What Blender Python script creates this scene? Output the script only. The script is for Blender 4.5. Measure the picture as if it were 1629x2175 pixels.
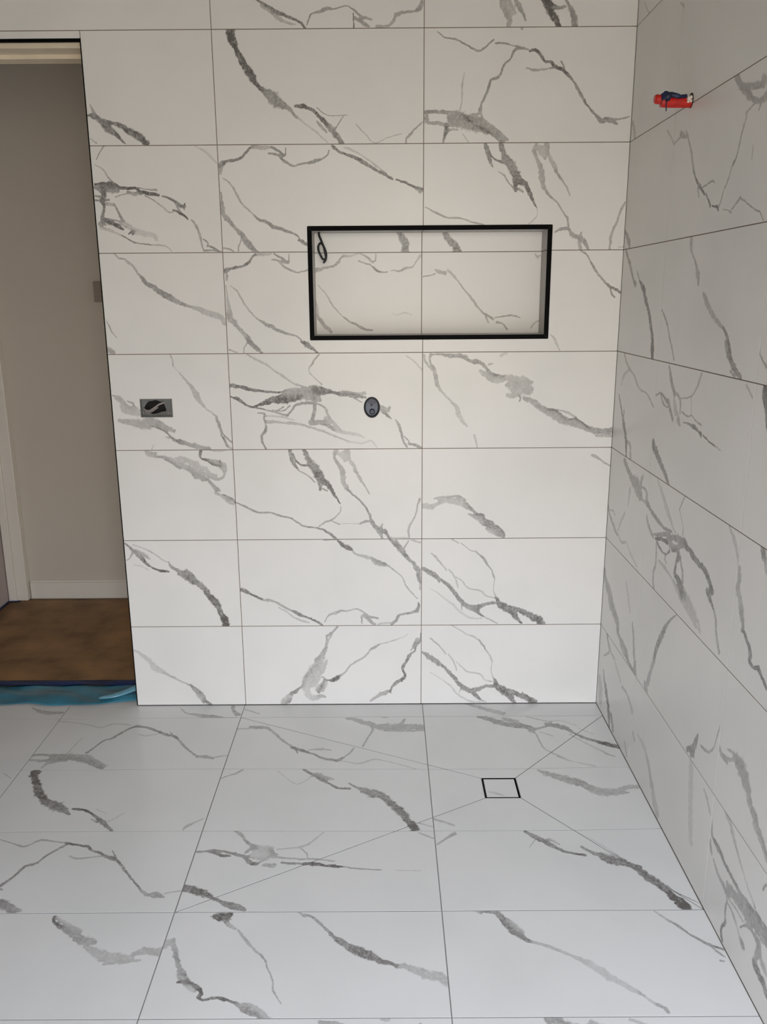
import bpy, math, random
import numpy as np
from mathutils import Matrix, Vector
from mathutils.geometry import delaunay_2d_cdt

for o in list(bpy.data.objects):
    bpy.data.objects.remove(o)
SC = bpy.context.scene
COL = SC.collection

# ------------------------------------------------------------------ camera
F_PX, CAM = 1791.44, Vector((-0.1181, -2.6382, 1.3538))
YAW, PITCH, ROLL = -0.0022, 0.2499, 0.0069
fw = Vector((math.sin(YAW) * math.cos(PITCH), math.cos(YAW) * math.cos(PITCH), -math.sin(PITCH)))
rt = Vector((math.cos(YAW), -math.sin(YAW), 0))
dn = fw.cross(rt)
rt, dn = math.cos(ROLL) * rt + math.sin(ROLL) * dn, -math.sin(ROLL) * rt + math.cos(ROLL) * dn
cd = bpy.data.cameras.new('camera')
cam = bpy.data.objects.new('camera', cd)
COL.objects.link(cam)
cd.sensor_fit = 'VERTICAL'
cd.sensor_height = 36.0
cd.sensor_width = 36.0 * 1629 / 2175
cd.lens = F_PX / 2175 * 36.0
cd.clip_start = 0.02
M = Matrix((rt, -dn, -fw)).transposed().to_4x4()
M.translation = CAM
cam.matrix_world = M
SC.camera = cam

# ------------------------------------------------------------------ daylight: overcast sky outside the rear opening
world = bpy.data.worlds.new('world')
SC.world = world
world.use_nodes = True
wn, wl = world.node_tree.nodes, world.node_tree.links
wn.clear()
wo = wn.new('ShaderNodeOutputWorld')
wb = wn.new('ShaderNodeBackground')
tc = wn.new('ShaderNodeTexCoord')
sx = wn.new('ShaderNodeSeparateXYZ')
mr = wn.new('ShaderNodeMapRange')
mr.inputs['From Min'].default_value = -1
mr.inputs['From Max'].default_value = 1
rp = wn.new('ShaderNodeValToRGB')
rp.color_ramp.elements[0].position = 0.25
rp.color_ramp.elements[0].color = (0.17, 0.15, 0.12, 1)
rp.color_ramp.elements[1].position = 1.0
rp.color_ramp.elements[1].color = (1.42, 1.54, 1.80, 1)
for pos, c in ((0.48, (0.42, 0.375, 0.305, 1)), (0.58, (0.60, 0.575, 0.53, 1)), (0.74, (1.38, 1.49, 1.74, 1))):
    e = rp.color_ramp.elements.new(pos)
    e.color = c
wl.new(tc.outputs['Generated'], sx.inputs[0])
wl.new(sx.outputs['Z'], mr.inputs['Value'])
wl.new(mr.outputs[0], rp.inputs[0])
wl.new(rp.outputs[0], wb.inputs[0])
wb.inputs[1].default_value = 15.6
wl.new(wb.outputs[0], wo.inputs[0])

OPEN = (-0.45, 0.52, 0.0, 2.22)          # rear doorway opening: x0, x1, z0, z1
REAR = 3.5
pd = bpy.data.lights.new('daylight_portal', 'AREA')
pd.shape = 'RECTANGLE'
pd.size, pd.size_y = OPEN[1] - OPEN[0], OPEN[3] - OPEN[2]
pd.cycles.is_portal = True
po = bpy.data.objects.new('daylight_portal', pd)
COL.objects.link(po)
po.location = ((OPEN[0] + OPEN[1]) / 2, -REAR - 0.16, (OPEN[2] + OPEN[3]) / 2)
po.rotation_euler = (math.radians(90), 0, 0)

hl = bpy.data.lights.new('hall_fill_light', 'AREA')  # unseen area light added to brighten the hallway
hl.shape = 'RECTANGLE'
hl.size, hl.size_y = 0.5, 1.0
hl.energy = 3.1
hl.color = (1.0, 0.86, 0.70)
ho = bpy.data.objects.new('hall_fill_light', hl)
COL.objects.link(ho)
ho.location = (0.15, 0.60, 1.0)
ho.rotation_euler = (math.radians(90), 0, math.radians(90))

vs = SC.view_settings
vs.view_transform = 'Standard'
vs.look = 'None'
vs.gamma = 1.0
vs.exposure = -0.05
vs.use_curve_mapping = False
VEINS = {  # 'R' also carries one faint, steep streak low down among the veins
 'W': '''75:-941,4323,8 -908,4306,14 -864,4282,15 -827,4258,22 -783,4244,15 -738,4224,13 -693,4203,11 -670,4174,13
35:-909,4292,18 -857,4258,21 -814,4224,21 -761,4203,14 -724,4196,7
55:-660,4192,6 -639,4243,9 -609,4255,10 -571,4264,18 -544,4276,19 -510,4272,9 -442,4288,6 -412,4277,8 -375,4252,10 -357,4228,22 -353,4204,22 -312,4183,13
50:-353,4231,16 -296,4217,10
60:-398,4248,6 -397,4175,6
55:-391,4225,19 -353,4211,17
50:-266,4176,16 -202,4186,11 -176,4210,16 -157,4240,21 -126,4252,18 -59,4258,10 -25,4274,33 -12,4306,21
30:-270,4183,14 -195,4182,10
85:-1092,4170,47 -1087,4127,50 -1066,4075,26 -1046,4030,35 -1007,3971,42 -978,3922,38 -953,3887,24 -927,3859,26
60:-927,3860,25 -886,3834,46 -852,3805,68 -822,3784,48 -788,3769,26 -762,3748,18 -736,3714,14
25:-735,3719,13 -671,3668,7 -625,3636,10 -557,3577,6
85:-738,3772,13 -707,3774,24 -664,3763,19 -623,3740,18 -585,3700,23 -562,3678,20
65:-562,3678,26 -532,3646,35 -505,3613,30 -471,3573,23
45:-616,3690,11 -593,3664,15 -563,3632,11
40:-614,3764,5 -553,3723,4 -441,3724,4
45:-464,3717,5 -492,3678,6 -512,3649,6
30:-391,3674,5 -330,3612,6 -283,3572,4 -213,3600,4 -127,3622,4
50:-5,3685,6 -57,3643,9 -84,3610,18 -102,3596,11 -102,3570,8
45:427,4313,15 443,4270,29 474,4232,34 479,4202,27 476,4169,23
35:457,4296,50 496,4249,36
55:509,4313,17 529,4282,29 553,4242,17 569,4208,10
40:547,4188,18 552,4167,15
90:675,4312,43 703,4275,50 719,4241,41 743,4200,30 760,4167,28
55:714,4281,27 756,4267,17 789,4277,15
60:791,4308,10 824,4260,26 841,4220,34 851,4169,33
45:75,4153,4 113,4126,6 174,4115,10 228,4091,8 308,4054,11 350,4076,9 391,4110,10
55:406,4092,10 463,4091,10 509,4078,5 536,4070,23 590,4059,7
80:598,4050,11 632,4056,18 663,4033,17 683,4001,11 722,3991,18 754,3966,20 789,3952,17 813,3934,18
65:813,3934,19 853,3896,10 877,3860,18 911,3807,15 944,3761,10 993,3711,14
50:779,3997,9 795,3973,10 800,3952,8
60:536,4070,12 503,4048,15 496,4016,9 455,3979,11 437,3930,11 415,3911,16 384,3904,11 363,3843,15 341,3797,12 319,3744,11
45:582,3964,6 624,3952,13 681,3956,10 742,3966,8
60:993,3714,17 1022,3682,24 1053,3685,32 1080,3685,28 1116,3667,14
50:1080,3689,12 1126,3692,10 1187,3706,7
25:230,3938,6 220,3872,11 218,3787,6 207,3745,8
60:6,3735,20 71,3738,19 141,3731,21 203,3720,43
50:13,3703,38 25,3678,17 80,3678,19 142,3666,19 188,3670,33
55:157,3702,50 204,3691,72 266,3680,79 321,3662,65 375,3640,46 415,3614,32 455,3578,34
85:234,3712,17 289,3673,12 336,3651,16 391,3622,13
50:327,3701,22 391,3658,20 446,3621,15 486,3585,15
45:273,3723,7 319,3726,18 330,3758,12
45:331,3726,11 339,3694,11
70:134,3667,19 131,3634,26 112,3573,9
40:134,3641,17 197,3641,7
20:228,3616,6 260,3573,6
70:-1183,3464,34 -1155,3477,16 -1072,3493,15 -1044,3515,15 -1019,3544,13 -999,3558,12
35:-999,3557,17 -940,3554,25 -885,3556,15
60:-902,3521,9 -863,3517,12 -829,3506,18 -805,3513,8 -803,3549,6
65:-885,3554,10 -847,3535,17 -817,3513,12
60:-848,3513,9 -814,3480,17 -764,3453,10 -708,3465,10 -661,3468,15 -629,3479,19 -582,3493,9 -558,3515,8 -550,3537,6
75:-530,3559,20 -495,3529,12 -456,3514,12 -402,3496,18 -355,3470,22 -308,3444,15 -246,3410,13 -183,3377,16
85:-159,3373,10 -112,3358,13 -57,3335,12 -1,3320,10
55:-45,3320,11 -21,3305,18 -1,3312,8
25:-463,3551,10 -424,3540,15 -355,3503,7 -292,3462,11 -214,3403,6
40:-1185,3442,22 -1189,3413,14
40:-1176,3387,5 -1145,3365,8 -1119,3335,11 -1098,3294,13 -1076,3249,11 -1034,3211,8 -996,3173,11
60:-996,3173,11 -965,3150,15 -934,3144,20 -895,3118,19 -847,3104,20 -808,3087,14 -760,3073,11 -737,3046,8
75:-741,3038,14 -722,3027,27 -694,3013,16
50:-1192,3309,8 -1190,3265,11 -1186,3220,29
50:-1189,3220,24 -1187,3186,27 -1156,3155,27 -1119,3113,18 -1081,3075,27
60:-1081,3075,24 -1051,3025,39 -1024,2998,32 -993,2973,16
40:-1086,3041,6 -1102,3006,8 -1105,2977,6
35:-1201,2996,6 -1157,2991,11 -1134,2977,6
65:360,3562,20 366,3527,23 387,3476,22 404,3439,8
75:374,3549,9 394,3501,9 426,3474,10 466,3468,19
65:448,3561,26 464,3519,28 481,3482,45 514,3446,50 543,3401,46
85:531,3401,45 563,3364,49 595,3349,30
75:543,3379,40 540,3342,28 542,3309,19
60:561,3316,15 585,3301,12
85:595,3349,31 616,3316,23 631,3282,22 651,3241,11 670,3213,6
35:436,3413,4 472,3391,10 501,3350,9 533,3316,8
25:672,3207,4 675,3169,4 658,3147,5 626,3121,5
50:12,3219,6 68,3192,11 132,3162,11 228,3154,9 300,3130,9 356,3119,8
45:655,3558,24 644,3521,22 661,3481,20 679,3445,26 692,3408,34 694,3356,31 711,3319,20
45:713,3557,31 723,3510,19 708,3481,13
30:683,3532,45 704,3496,23
50:711,3319,17 728,3293,14 765,3259,11 802,3225,9 824,3187,9 853,3153,11 863,3108,11
35:727,3506,15 757,3455,27 774,3418,26
55:774,3418,14 803,3374,15
40:808,3370,11 841,3325,11 863,3277,6
55:785,3074,9 812,3089,15 864,3092,17 881,3062,26 910,3046,23
55:910,3050,26 939,3039,33 964,3015,26 986,2973,16
40:928,3020,19 942,2977,19
40:941,3069,11 934,3046,11
45:1190,3237,11 1172,3204,15 1159,3159,10 1142,3113,13 1122,3060,15 1117,3007,13 1116,2974,11
25:1170,2983,11 1202,2987,8
70:-1188,2864,31 -1159,2877,15 -1077,2894,14 -1044,2915,15 -1027,2940,12 -1002,2959,11
30:-1006,2957,15 -957,2959,20 -909,2961,8
50:-906,2928,8 -862,2920,14 -810,2908,12 -804,2958,6
60:-893,2961,9 -853,2939,13 -814,2911,16
50:-862,2912,10 -831,2884,11 -791,2865,13 -751,2853,8 -696,2866,8
40:-1181,2836,16 -1184,2813,13
35:-1192,2778,7 -1184,2715,7 -1182,2659,21 -1176,2619,30
30:-1164,2777,4 -1129,2750,8 -1102,2706,10 -1072,2651,10 -1030,2602,8 -998,2574,10
55:-998,2574,10 -958,2548,20 -918,2534,20 -886,2513,20 -829,2493,13 -772,2476,10 -747,2456,8
75:-744,2444,15 -715,2427,31 -683,2407,21 -646,2376,10
45:-1181,2611,38 -1162,2571,33 -1135,2539,20 -1100,2499,25 -1069,2458,33
65:-1069,2458,33 -1038,2421,32 -990,2378,15
35:-1078,2438,8 -1098,2410,8 -1102,2379,7
35:-1192,2398,8 -1143,2381,7
30:-1082,2369,10 -1033,2340,13 -968,2309,13 -928,2274,10 -863,2232,15 -814,2198,12 -781,2177,8
50:-638,2366,7 -664,2337,10 -690,2297,11
25:-698,2293,7 -704,2260,7 -663,2218,7 -626,2181,7
75:-1195,2180,25 -1141,2172,20 -1075,2154,22 -1000,2144,15 -917,2135,12 -866,2136,7
50:-866,2136,25 -816,2140,42 -757,2148,28 -698,2152,38
45:-858,2120,42 -817,2103,50 -767,2111,42 -716,2127,28
40:-781,2186,8 -748,2169,12 -690,2148,13
85:-1054,2047,10 -1003,2062,22 -944,2083,33 -885,2091,47 -843,2086,42 -801,2094,33 -758,2111,17
60:-977,2087,13 -918,2103,17 -867,2120,20
75:-1194,2109,10 -1149,2092,22 -1096,2054,12 -1046,2041,10 -988,2028,8
50:-980,2024,8 -913,2007,10 -846,1989,14
60:-846,1989,12 -820,2019,12 -794,2052,13 -751,2065,17 -684,2068,15
50:-870,2044,7 -921,2011,7
40:-938,2024,7 -870,2019,7 -827,2052,7
80:-673,2152,50 -640,2143,55 -598,2139,38 -556,2133,20 -511,2117,18
60:-682,2143,50 -679,2093,34 -671,2060,25 -677,2009,20 -691,1967,25
50:-716,2102,42 -666,2110,50 -641,2085,25
70:-511,2122,33 -473,2124,37 -431,2113,28 -356,2100,13
40:-473,2138,10 -414,2125,8 -360,2125,22
40:-427,2096,10 -381,2070,7
45:-650,2060,10 -609,2034,14 -589,1983,15 -565,1945,14
55:-700,1942,31 -645,1946,31 -595,1933,29 -561,1898,17
35:-602,1967,34 -561,1941,22 -515,1889,22
35:-974,1952,22 -873,1943,12 -814,1942,20 -738,1925,12 -621,1886,15 -537,1851,10 -470,1825,9
25:-981,1986,12 -905,1985,10 -805,1959,7
25:-561,1907,26 -503,1881,22 -409,1867,17 -367,1846,9
20:-470,1821,12 -376,1811,10 -325,1828,12 -287,1785,7
60:-1031,2007,7 -989,2003,9 -995,1969,12 -983,1935,8 -987,1897,20 -1012,1863,13 -1012,1824,14 -990,1779,12
50:-268,2044,25 -247,2023,39 -209,2019,22 -205,2036,17
70:-239,2006,22 -214,1981,15 -195,1964,8
55:-168,1959,8 -147,1921,17 -130,1870,15 -117,1818,14 -96,1784,10
40:-113,1853,8 -87,1827,8 -79,1805,10
60:-87,1805,10 -45,1796,19 -2,1776,17
25:-104,2358,7 -46,2313,10 -4,2267,10
55:946,2965,12 976,2946,9 1002,2907,9 1032,2864,14 1059,2825,12 1102,2778,11
70:1102,2778,12 1136,2754,17 1173,2738,15 1195,2721,14
55:1132,2746,8 1142,2719,13 1160,2697,11
30:778,2478,6 808,2454,13 822,2421,15 844,2380,8
50:50,2357,22 42,2337,12 51,2304,12 72,2271,20 80,2230,25 93,2172,23
40:9,2353,17 13,2321,13 34,2296,16 59,2267,12
35:93,2172,23 123,2130,13 174,2075,12 204,2046,20
30:204,2050,20 225,1999,30 252,1948,25 282,1914,10
30:329,1858,15 339,1824,12 348,1781,8
55:50,2363,10 108,2361,13 166,2356,29 216,2352,24 266,2343,28
60:274,2327,16 316,2314,28 349,2314,24 387,2285,18 409,2256,20
40:359,2257,20 401,2232,41 452,2207,49 493,2210,42
70:409,2256,13 443,2236,15 501,2220,15
40:518,2218,38 569,2202,49 619,2197,49 678,2186,23
40:528,2169,33 570,2152,58 629,2151,74 667,2134,51 645,2168,49
35:534,2106,25 563,2102,34 604,2127,42
55:601,2106,12 614,2085,12 606,2068,7
50:639,2085,28 682,2072,36 725,2038,36 768,2012,40
45:768,2012,40 815,1995,46 863,1961,55 923,1939,47 975,1922,38 1035,1900,33 1087,1879,37
75:776,2016,12 827,2012,15 866,1986,12 906,1952,10 960,1956,15 1017,1922,12 1052,1896,10
35:844,2016,8 903,1999,15 964,1965,12
55:1087,1883,34 1138,1878,37 1201,1878,43
35:1097,1849,12 1148,1848,17 1199,1848,14
40:408,2297,12 433,2301,7
20:481,2350,17 514,2366,17
70:-1937,3731,11 -1910,3730,26 -1878,3712,31 -1848,3687,38 -1822,3664,44 -1802,3646,35 -1776,3622,24 -1756,3599,13 -1735,3581,8
40:-1918,3789,6 -1907,3758,17 -1898,3738,22
75:-1852,3705,16 -1808,3694,18 -1765,3681,24 -1733,3668,28
80:-1733,3668,28 -1702,3642,35 -1660,3619,42 -1633,3604,38 -1608,3580,33
35:-1932,3608,4 -1901,3584,8
50:-1850,3572,6 -1880,3543,7 -1909,3494,4
30:-1923,3469,3 -1875,3440,8 -1853,3403,8 -1825,3371,8
85:-1930,3359,9 -1882,3361,21 -1832,3358,32 -1794,3342,18 -1739,3333,16
55:-1929,3340,21 -1884,3337,42 -1834,3334,48 -1801,3326,27
80:-1885,3329,34 -1882,3298,28 -1896,3266,31 -1887,3245,17
60:-1933,3295,11 -1894,3287,13
60:-1933,3269,12 -1856,3271,13
85:-1739,3333,16 -1694,3336,14 -1672,3320,19 -1628,3307,22 -1562,3296,16
50:-1740,3313,16 -1707,3307,23 -1662,3307,16
40:-1677,3336,7 -1616,3328,5 -1571,3325,13
35:-1816,3287,7 -1769,3302,7 -1730,3305,5
70:-1540,3290,8 -1496,3277,12 -1463,3258,17 -1436,3236,19 -1409,3231,14
50:-1463,3252,11 -1449,3220,15 -1439,3199,17
60:-1410,3247,8 -1415,3215,7
85:-1480,3213,8 -1445,3199,14 -1417,3183,13 -1397,3162,8
30:-1641,3293,6 -1592,3267,8 -1549,3237,7 -1501,3199,10 -1472,3210,5
50:-1374,3156,9 -1353,3129,14 -1338,3091,14 -1326,3053,13 -1323,3015,8 -1310,2982,7
45:-1312,3047,8 -1285,3025,9 -1292,3004,7
65:-1283,3009,8 -1253,2995,12 -1225,2979,12
50:-1310,2982,12 -1265,2984,9 -1208,2976,7
35:-1864,3250,22 -1825,3244,13
65:-1884,3245,13 -1893,3207,15 -1904,3175,22 -1901,3148,34
55:-1827,3250,9 -1806,3207,12 -1786,3164,20 -1776,3153,17
50:-1919,3138,22 -1886,3132,11
75:-1900,3165,19 -1862,3146,25 -1818,3129,22 -1786,3107,14
50:-1891,3170,9 -1838,3159,9 -1799,3150,11
25:-1788,3142,28 -1739,3115,28 -1690,3093,17
60:-1754,3080,7 -1732,3096,11 -1731,3075,8
25:-1915,3116,17 -1871,3103,17 -1833,3089,13 -1794,3072,8
50:-1794,3070,7 -1751,3045,8 -1718,3028,9 -1684,3025,7 -1628,3017,8
20:-1724,3093,33 -1657,3082,33 -1601,3071,28 -1592,3044,17
25:-1628,3017,8 -1559,3014,9 -1532,3005,8 -1505,2981,7
20:-1331,3565,5 -1283,3539,13 -1251,3516,13 -1209,3471,11
40:-1852,2970,9 -1823,2942,11 -1789,2937,9 -1771,2917,16 -1747,2898,13 -1726,2867,12 -1700,2834,14
60:-1700,2834,18 -1674,2801,26 -1641,2778,25 -1618,2770,23
60:-1619,2764,29 -1586,2741,29 -1553,2719,35 -1519,2702,35
50:-1519,2702,35 -1486,2682,25 -1446,2668,20 -1412,2656,17
35:-1412,2656,17 -1372,2645,26 -1321,2624,35 -1270,2607,35 -1230,2587,35 -1200,2558,35
40:-1930,2575,4 -1918,2546,7 -1906,2512,6 -1874,2474,4
45:-1939,2406,24 -1917,2394,36 -1897,2380,12
35:-1557,2369,7 -1544,2342,8 -1544,2305,9
10:-1541,2299,6 -1503,2255,8
35:-1503,2252,7 -1470,2213,12 -1437,2172,24 -1410,2124,36 -1389,2077,24
30:-1389,2083,22 -1356,2038,12 -1310,2002,11 -1293,1983,15
50:-1293,1983,16 -1278,1932,21 -1263,1878,15
55:-1263,1884,10 -1234,1850,10 -1202,1822,9
60:-1269,1869,10 -1247,1835,15 -1234,1798,14
40:-1931,2122,9 -1900,2104,37 -1872,2080,25 -1851,2044,37 -1797,2044,24
50:-1842,2086,9 -1813,2074,15 -1800,2044,11
30:-1886,2056,19 -1853,2026,43 -1787,2020,49 -1764,2008,37
40:-1900,1963,24 -1841,1954,37 -1787,1945,55 -1728,1941,61
45:-1726,1959,54 -1690,1959,49 -1656,1941,50 -1621,1916,37 -1568,1898,25
65:-1710,1929,7 -1669,1917,9 -1623,1895,12 -1595,1868,11 -1567,1837,19
65:-1567,1837,12 -1531,1828,31 -1495,1818,25
45:-1495,1818,19 -1442,1800,37 -1395,1787,37 -1353,1778,31
30:-1359,1781,15 -1299,1768,12 -1238,1774,9
35:-1231,1798,15 -1208,1780,19
20:-1701,1807,9 -1716,1771,9
25:-1619,1859,10 -1602,1853,15
35:-1745,1765,31 -1731,1744,27 -1690,1736,23
45:-1726,1759,14 -1689,1755,15
50:-1690,1736,17 -1638,1724,19 -1595,1697,19 -1544,1662,24
30:-1638,1732,16 -1571,1708,31 -1540,1716,46 -1481,1700,31 -1437,1676,47
35:-1543,1681,36 -1498,1661,31 -1454,1646,39 -1424,1630,47
50:-1499,1658,19 -1470,1634,24 -1441,1607,35 -1404,1590,32 -1367,1579,24
30:-1438,1661,39 -1394,1638,55 -1357,1614,39 -1319,1606,23
40:-1365,1606,19 -1305,1583,19 -1270,1598,15
35:-1254,1683,15 -1253,1637,15 -1270,1598,12
70:-1405,1765,23 -1407,1722,11 -1367,1707,14 -1323,1680,19 -1285,1672,13 -1287,1706,9
35:-1352,1707,23 -1314,1695,31 -1278,1672,47 -1260,1644,31
50:-1360,1567,19 -1338,1544,19 -1320,1524,35 -1298,1508,16
35:-1322,1493,19 -1288,1477,16 -1252,1441,27 -1215,1417,11
60:-1277,1481,10 -1243,1465,16 -1221,1449,19 -1199,1429,16
60:-1934,1160,12 -1891,1118,20 -1855,1081,25 -1826,1052,33
80:-1826,1052,25 -1798,1015,17 -1761,990,12 -1723,974,15 -1665,965,13
85:-1723,970,15 -1688,968,21 -1661,965,7
45:-1889,1097,15 -1907,1065,9 -1932,1045,6
35:-1868,1118,12 -1816,1085,25 -1783,1056,13
25:-1881,1150,7 -1813,1125,8 -1761,1097,10 -1709,1055,7 -1672,1031,7
15:-1884,1012,7 -1838,1003,8 -1797,978,8
55:-1660,1031,10 -1639,994,20 -1605,973,23 -1583,952,28
65:-1583,952,42 -1545,940,67 -1515,910,55 -1478,885,42 -1440,852,35 -1418,823,38
75:-1418,823,43 -1390,777,45 -1356,734,43 -1336,675,32 -1326,641,37
95:-1322,641,46 -1308,607,49 -1305,578,46
25:-1936,408,11 -1894,384,23 -1841,336,29 -1798,275,44 -1751,252,30
35:-1751,248,19 -1689,213,18 -1626,177,12 -1571,150,12
60:-1571,154,14 -1529,110,30 -1495,74,29 -1481,34,22
35:-1549,123,26 -1511,70,38 -1490,25,20
65:-1481,34,20 -1434,2,21
55:-1196,1429,8 -1147,1408,11 -1078,1372,13 -1032,1361,11 -970,1359,11 -908,1338,11 -854,1326,11 -808,1297,11 -762,1269,11 -677,1258,10
70:-677,1256,11 -622,1235,16 -576,1199,16 -545,1170,11
40:-665,1268,6 -621,1298,10 -589,1306,11 -550,1336,8 -526,1364,6 -524,1400,5
35:-586,1306,6 -535,1279,8
20:-535,1284,5 -449,1285,5 -395,1280,6
60:-395,1287,14 -371,1295,16 -328,1306,14
65:-839,1771,23 -833,1729,26 -815,1679,23 -789,1643,8
75:-821,1745,11 -799,1698,11 -766,1671,11 -739,1670,12
65:-751,1770,26 -733,1733,28 -715,1694,47 -689,1658,55 -659,1619,52
85:-671,1611,50 -637,1576,47 -607,1552,35
70:-656,1584,31 -654,1544,23 -651,1512,19
50:-631,1516,11 -608,1503,10
85:-607,1552,31 -581,1516,25 -562,1476,17 -544,1448,11 -526,1418,6
35:-790,1639,5 -729,1604,9 -684,1560,8
45:-545,1766,30 -561,1728,15 -539,1685,19 -516,1649,31 -506,1606,31 -503,1559,31 -484,1519,27
35:-476,1766,34 -469,1723,23 -493,1696,15
25:-511,1739,47 -481,1708,31
60:-484,1519,19 -454,1487,13 -408,1447,11 -370,1403,13 -343,1359,14 -332,1310,14
35:-466,1711,23 -432,1661,23 -425,1629,19
45:-424,1637,15 -395,1578,19 -376,1550,12 -338,1483,8
65:-328,1306,22 -301,1262,29 -270,1237,32 -239,1229,28
50:-282,1237,24 -259,1188,17
45:-254,1282,9 -266,1253,19
70:-239,1237,17 -212,1184,17
45:-13,1445,14 -28,1405,11 -43,1333,9 -74,1276,13 -86,1228,13 -82,1183,11
20:-208,1188,8 -82,1187,7
35:-86,1167,8 -106,1130,10 -121,1105,8
70:-208,1173,11 -169,1143,32 -129,1101,35 -106,1064,24
50:-168,1171,13 -153,1147,16 -114,1089,19
60:-106,1068,27 -66,1023,21 -35,985,35 -19,939,35 -10,881,17
40:-10,881,11 -9,830,8
80:-549,1170,11 -522,1145,24 -483,1124,33 -456,1108,15
40:-456,1108,10 -429,1076,11 -374,1062,21 -319,1045,25
65:-319,1041,20 -280,1020,25 -232,1003,17
35:-311,1033,33 -272,1007,25 -232,999,13
50:-224,999,13 -185,969,8
30:-181,965,7 -130,919,8 -106,864,10 -66,809,10 -26,767,7
60:-22,737,11 -18,690,36 -66,669,15 -122,659,14 -154,644,20 -170,610,20 -198,589,17
30:-198,595,12 -267,594,12 -291,585,9
50:-315,590,20 -347,611,20 -363,641,29 -395,646,16 -396,590,6
50:-363,641,17 -291,630,12
45:-363,654,12 -407,689,10 -443,696,7 -499,682,9 -539,685,14 -571,668,22 -620,652,10 -645,605,6
75:-1194,834,25 -1170,829,31 -1143,812,17
80:-1143,814,12 -1104,791,15 -1061,771,15
40:-1061,770,14 -1018,757,14
45:-1025,771,7 -986,756,14 -939,731,15 -899,705,14 -852,683,15
70:-852,683,15 -821,662,26 -773,644,15 -725,622,14 -686,601,14 -662,583,12
30:-947,709,9 -892,675,8 -838,632,12 -790,614,17 -750,601,10
35:-639,1174,8 -537,1178,5
35:-66,1171,11 -8,1154,11
35:3,1397,35 58,1395,35 108,1414,21
45:81,1448,11 127,1456,21 166,1455,14
35:119,1436,40 166,1440,45 213,1431,48 252,1419,48
50:174,1451,13 220,1465,13 259,1451,16 278,1435,16
45:228,1447,19 267,1415,39 299,1387,31
60:287,1415,19 322,1375,20 346,1350,20
45:303,1343,13 339,1330,27 378,1306,39 402,1285,39
70:346,1346,16 393,1330,24 401,1306,24 449,1285,27
60:410,1285,40 449,1265,44 489,1240,39 529,1199,31
70:489,1257,16 529,1220,16 534,1185,16
25:426,1241,24 474,1216,32 514,1199,24
40:1080,1725,17 1104,1713,20 1136,1693,11 1195,1654,11
35:197,1175,8 240,1148,6
30:256,1148,6 320,1098,6 351,1090,11 383,1065,11
55:383,1065,13 416,1028,16 432,999,13
35:432,999,8 461,961,8 478,911,13 482,894,6
25:479,886,5 476,819,6 493,776,10
65:5,981,18 37,960,29 77,934,36 109,909,24
50:109,905,11 117,881,13
65:109,909,20 165,871,21 205,825,26 238,778,26 279,727,26
35:64,1080,8 92,1055,14 132,1005,11 164,963,10
30:180,967,10 220,913,11 241,841,8
30:224,917,7 268,887,8 305,841,10 349,828,10 397,815,10 425,785,10 486,768,8
20:54,838,5 110,804,8 158,762,11 215,719,15 255,672,13 328,628,14 401,624,9
65:279,727,28 311,710,28 343,697,42 367,688,37
65:367,705,34 399,713,26 427,726,22 478,734,22
70:351,688,33 376,666,20 409,641,12
35:409,641,10 466,610,10 506,588,10
30:267,727,8 267,684,6
75:502,759,24 515,725,37 551,704,50
75:551,708,41 584,682,49 613,661,45 634,626,27 667,592,16
70:583,704,22 632,690,28 673,669,33 713,651,37
75:713,651,41 755,626,46 783,608,49 808,588,41
40:692,677,11 693,664,16
50:-560,573,13 -591,537,16 -615,514,20 -635,503,17
50:-635,508,11 -636,469,11 -641,427,16
40:-599,520,10 -632,457,16 -645,406,24
50:-645,410,24 -674,367,28 -707,329,28 -719,312,11
30:-662,380,32 -683,329,56 -700,286,64
35:-700,286,66 -733,252,73 -750,217,72
50:-708,295,16 -749,247,25 -782,209,21 -799,165,19
35:-635,329,10 -660,277,32 -677,243,40
30:-766,208,56 -775,165,58 -735,156,51 -702,199,49
25:-784,130,49 -770,77,50 -738,46,44 -706,59,35
35:-670,208,13 -655,182,16 -705,112,33
50:-799,165,16 -808,139,16 -841,113,17
65:-841,117,16 -862,91,29 -882,87,26
35:-882,87,33 -915,52,41 -941,17,41
60:-887,52,11 -904,26,20 -925,15,26
70:-655,186,10 -611,181,14
85:-611,181,21 -587,188,34 -558,207,25
40:-558,211,17 -518,237,12 -477,293,12 -429,323,13 -372,365,12 -344,404,11
50:-344,404,13 -308,425,17 -276,446,8
30:-276,444,7 -229,456,7 -166,475,8
20:-166,475,7 -110,500,5 -91,517,4
70:-659,182,11 -676,138,16 -697,95,21
40:-706,59,35 -673,68,30 -658,59,17
30:-655,164,40 -672,112,32
60:-4,520,8 -8,470,16 -31,444,30 -47,427,33
45:-27,478,21 -39,453,24
65:-39,423,11 -43,393,11 -67,376,13 -79,359,20
45:-51,423,8 -71,398,10
70:-79,363,21 -98,325,19 -118,286,19 -126,265,19
85:-126,265,16 -110,222,16 -114,195,21 -134,178,25
70:-134,183,22 -175,161,17 -199,126,13 -211,91,11
35:-158,170,25 -183,144,20
50:-203,83,7 -223,100,18 -247,83,29 -275,74,26
45:-275,79,29 -312,52,20 -344,29,15
30:199,578,8 235,557,8 307,510,7 346,497,12 387,469,10
55:387,469,11 415,433,14 431,403,11
35:432,399,8 460,364,10 481,313,10
30:479,304,6 475,244,6 492,192,8 505,174,16
35:62,482,10 94,456,11 134,413,10 166,370,8
30:182,370,8 219,314,10 240,250,10
30:239,310,7 279,271,8 312,240,12 384,227,10 420,201,10 429,179,8 481,166,7
15:60,238,5 112,203,8 161,168,10
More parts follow.
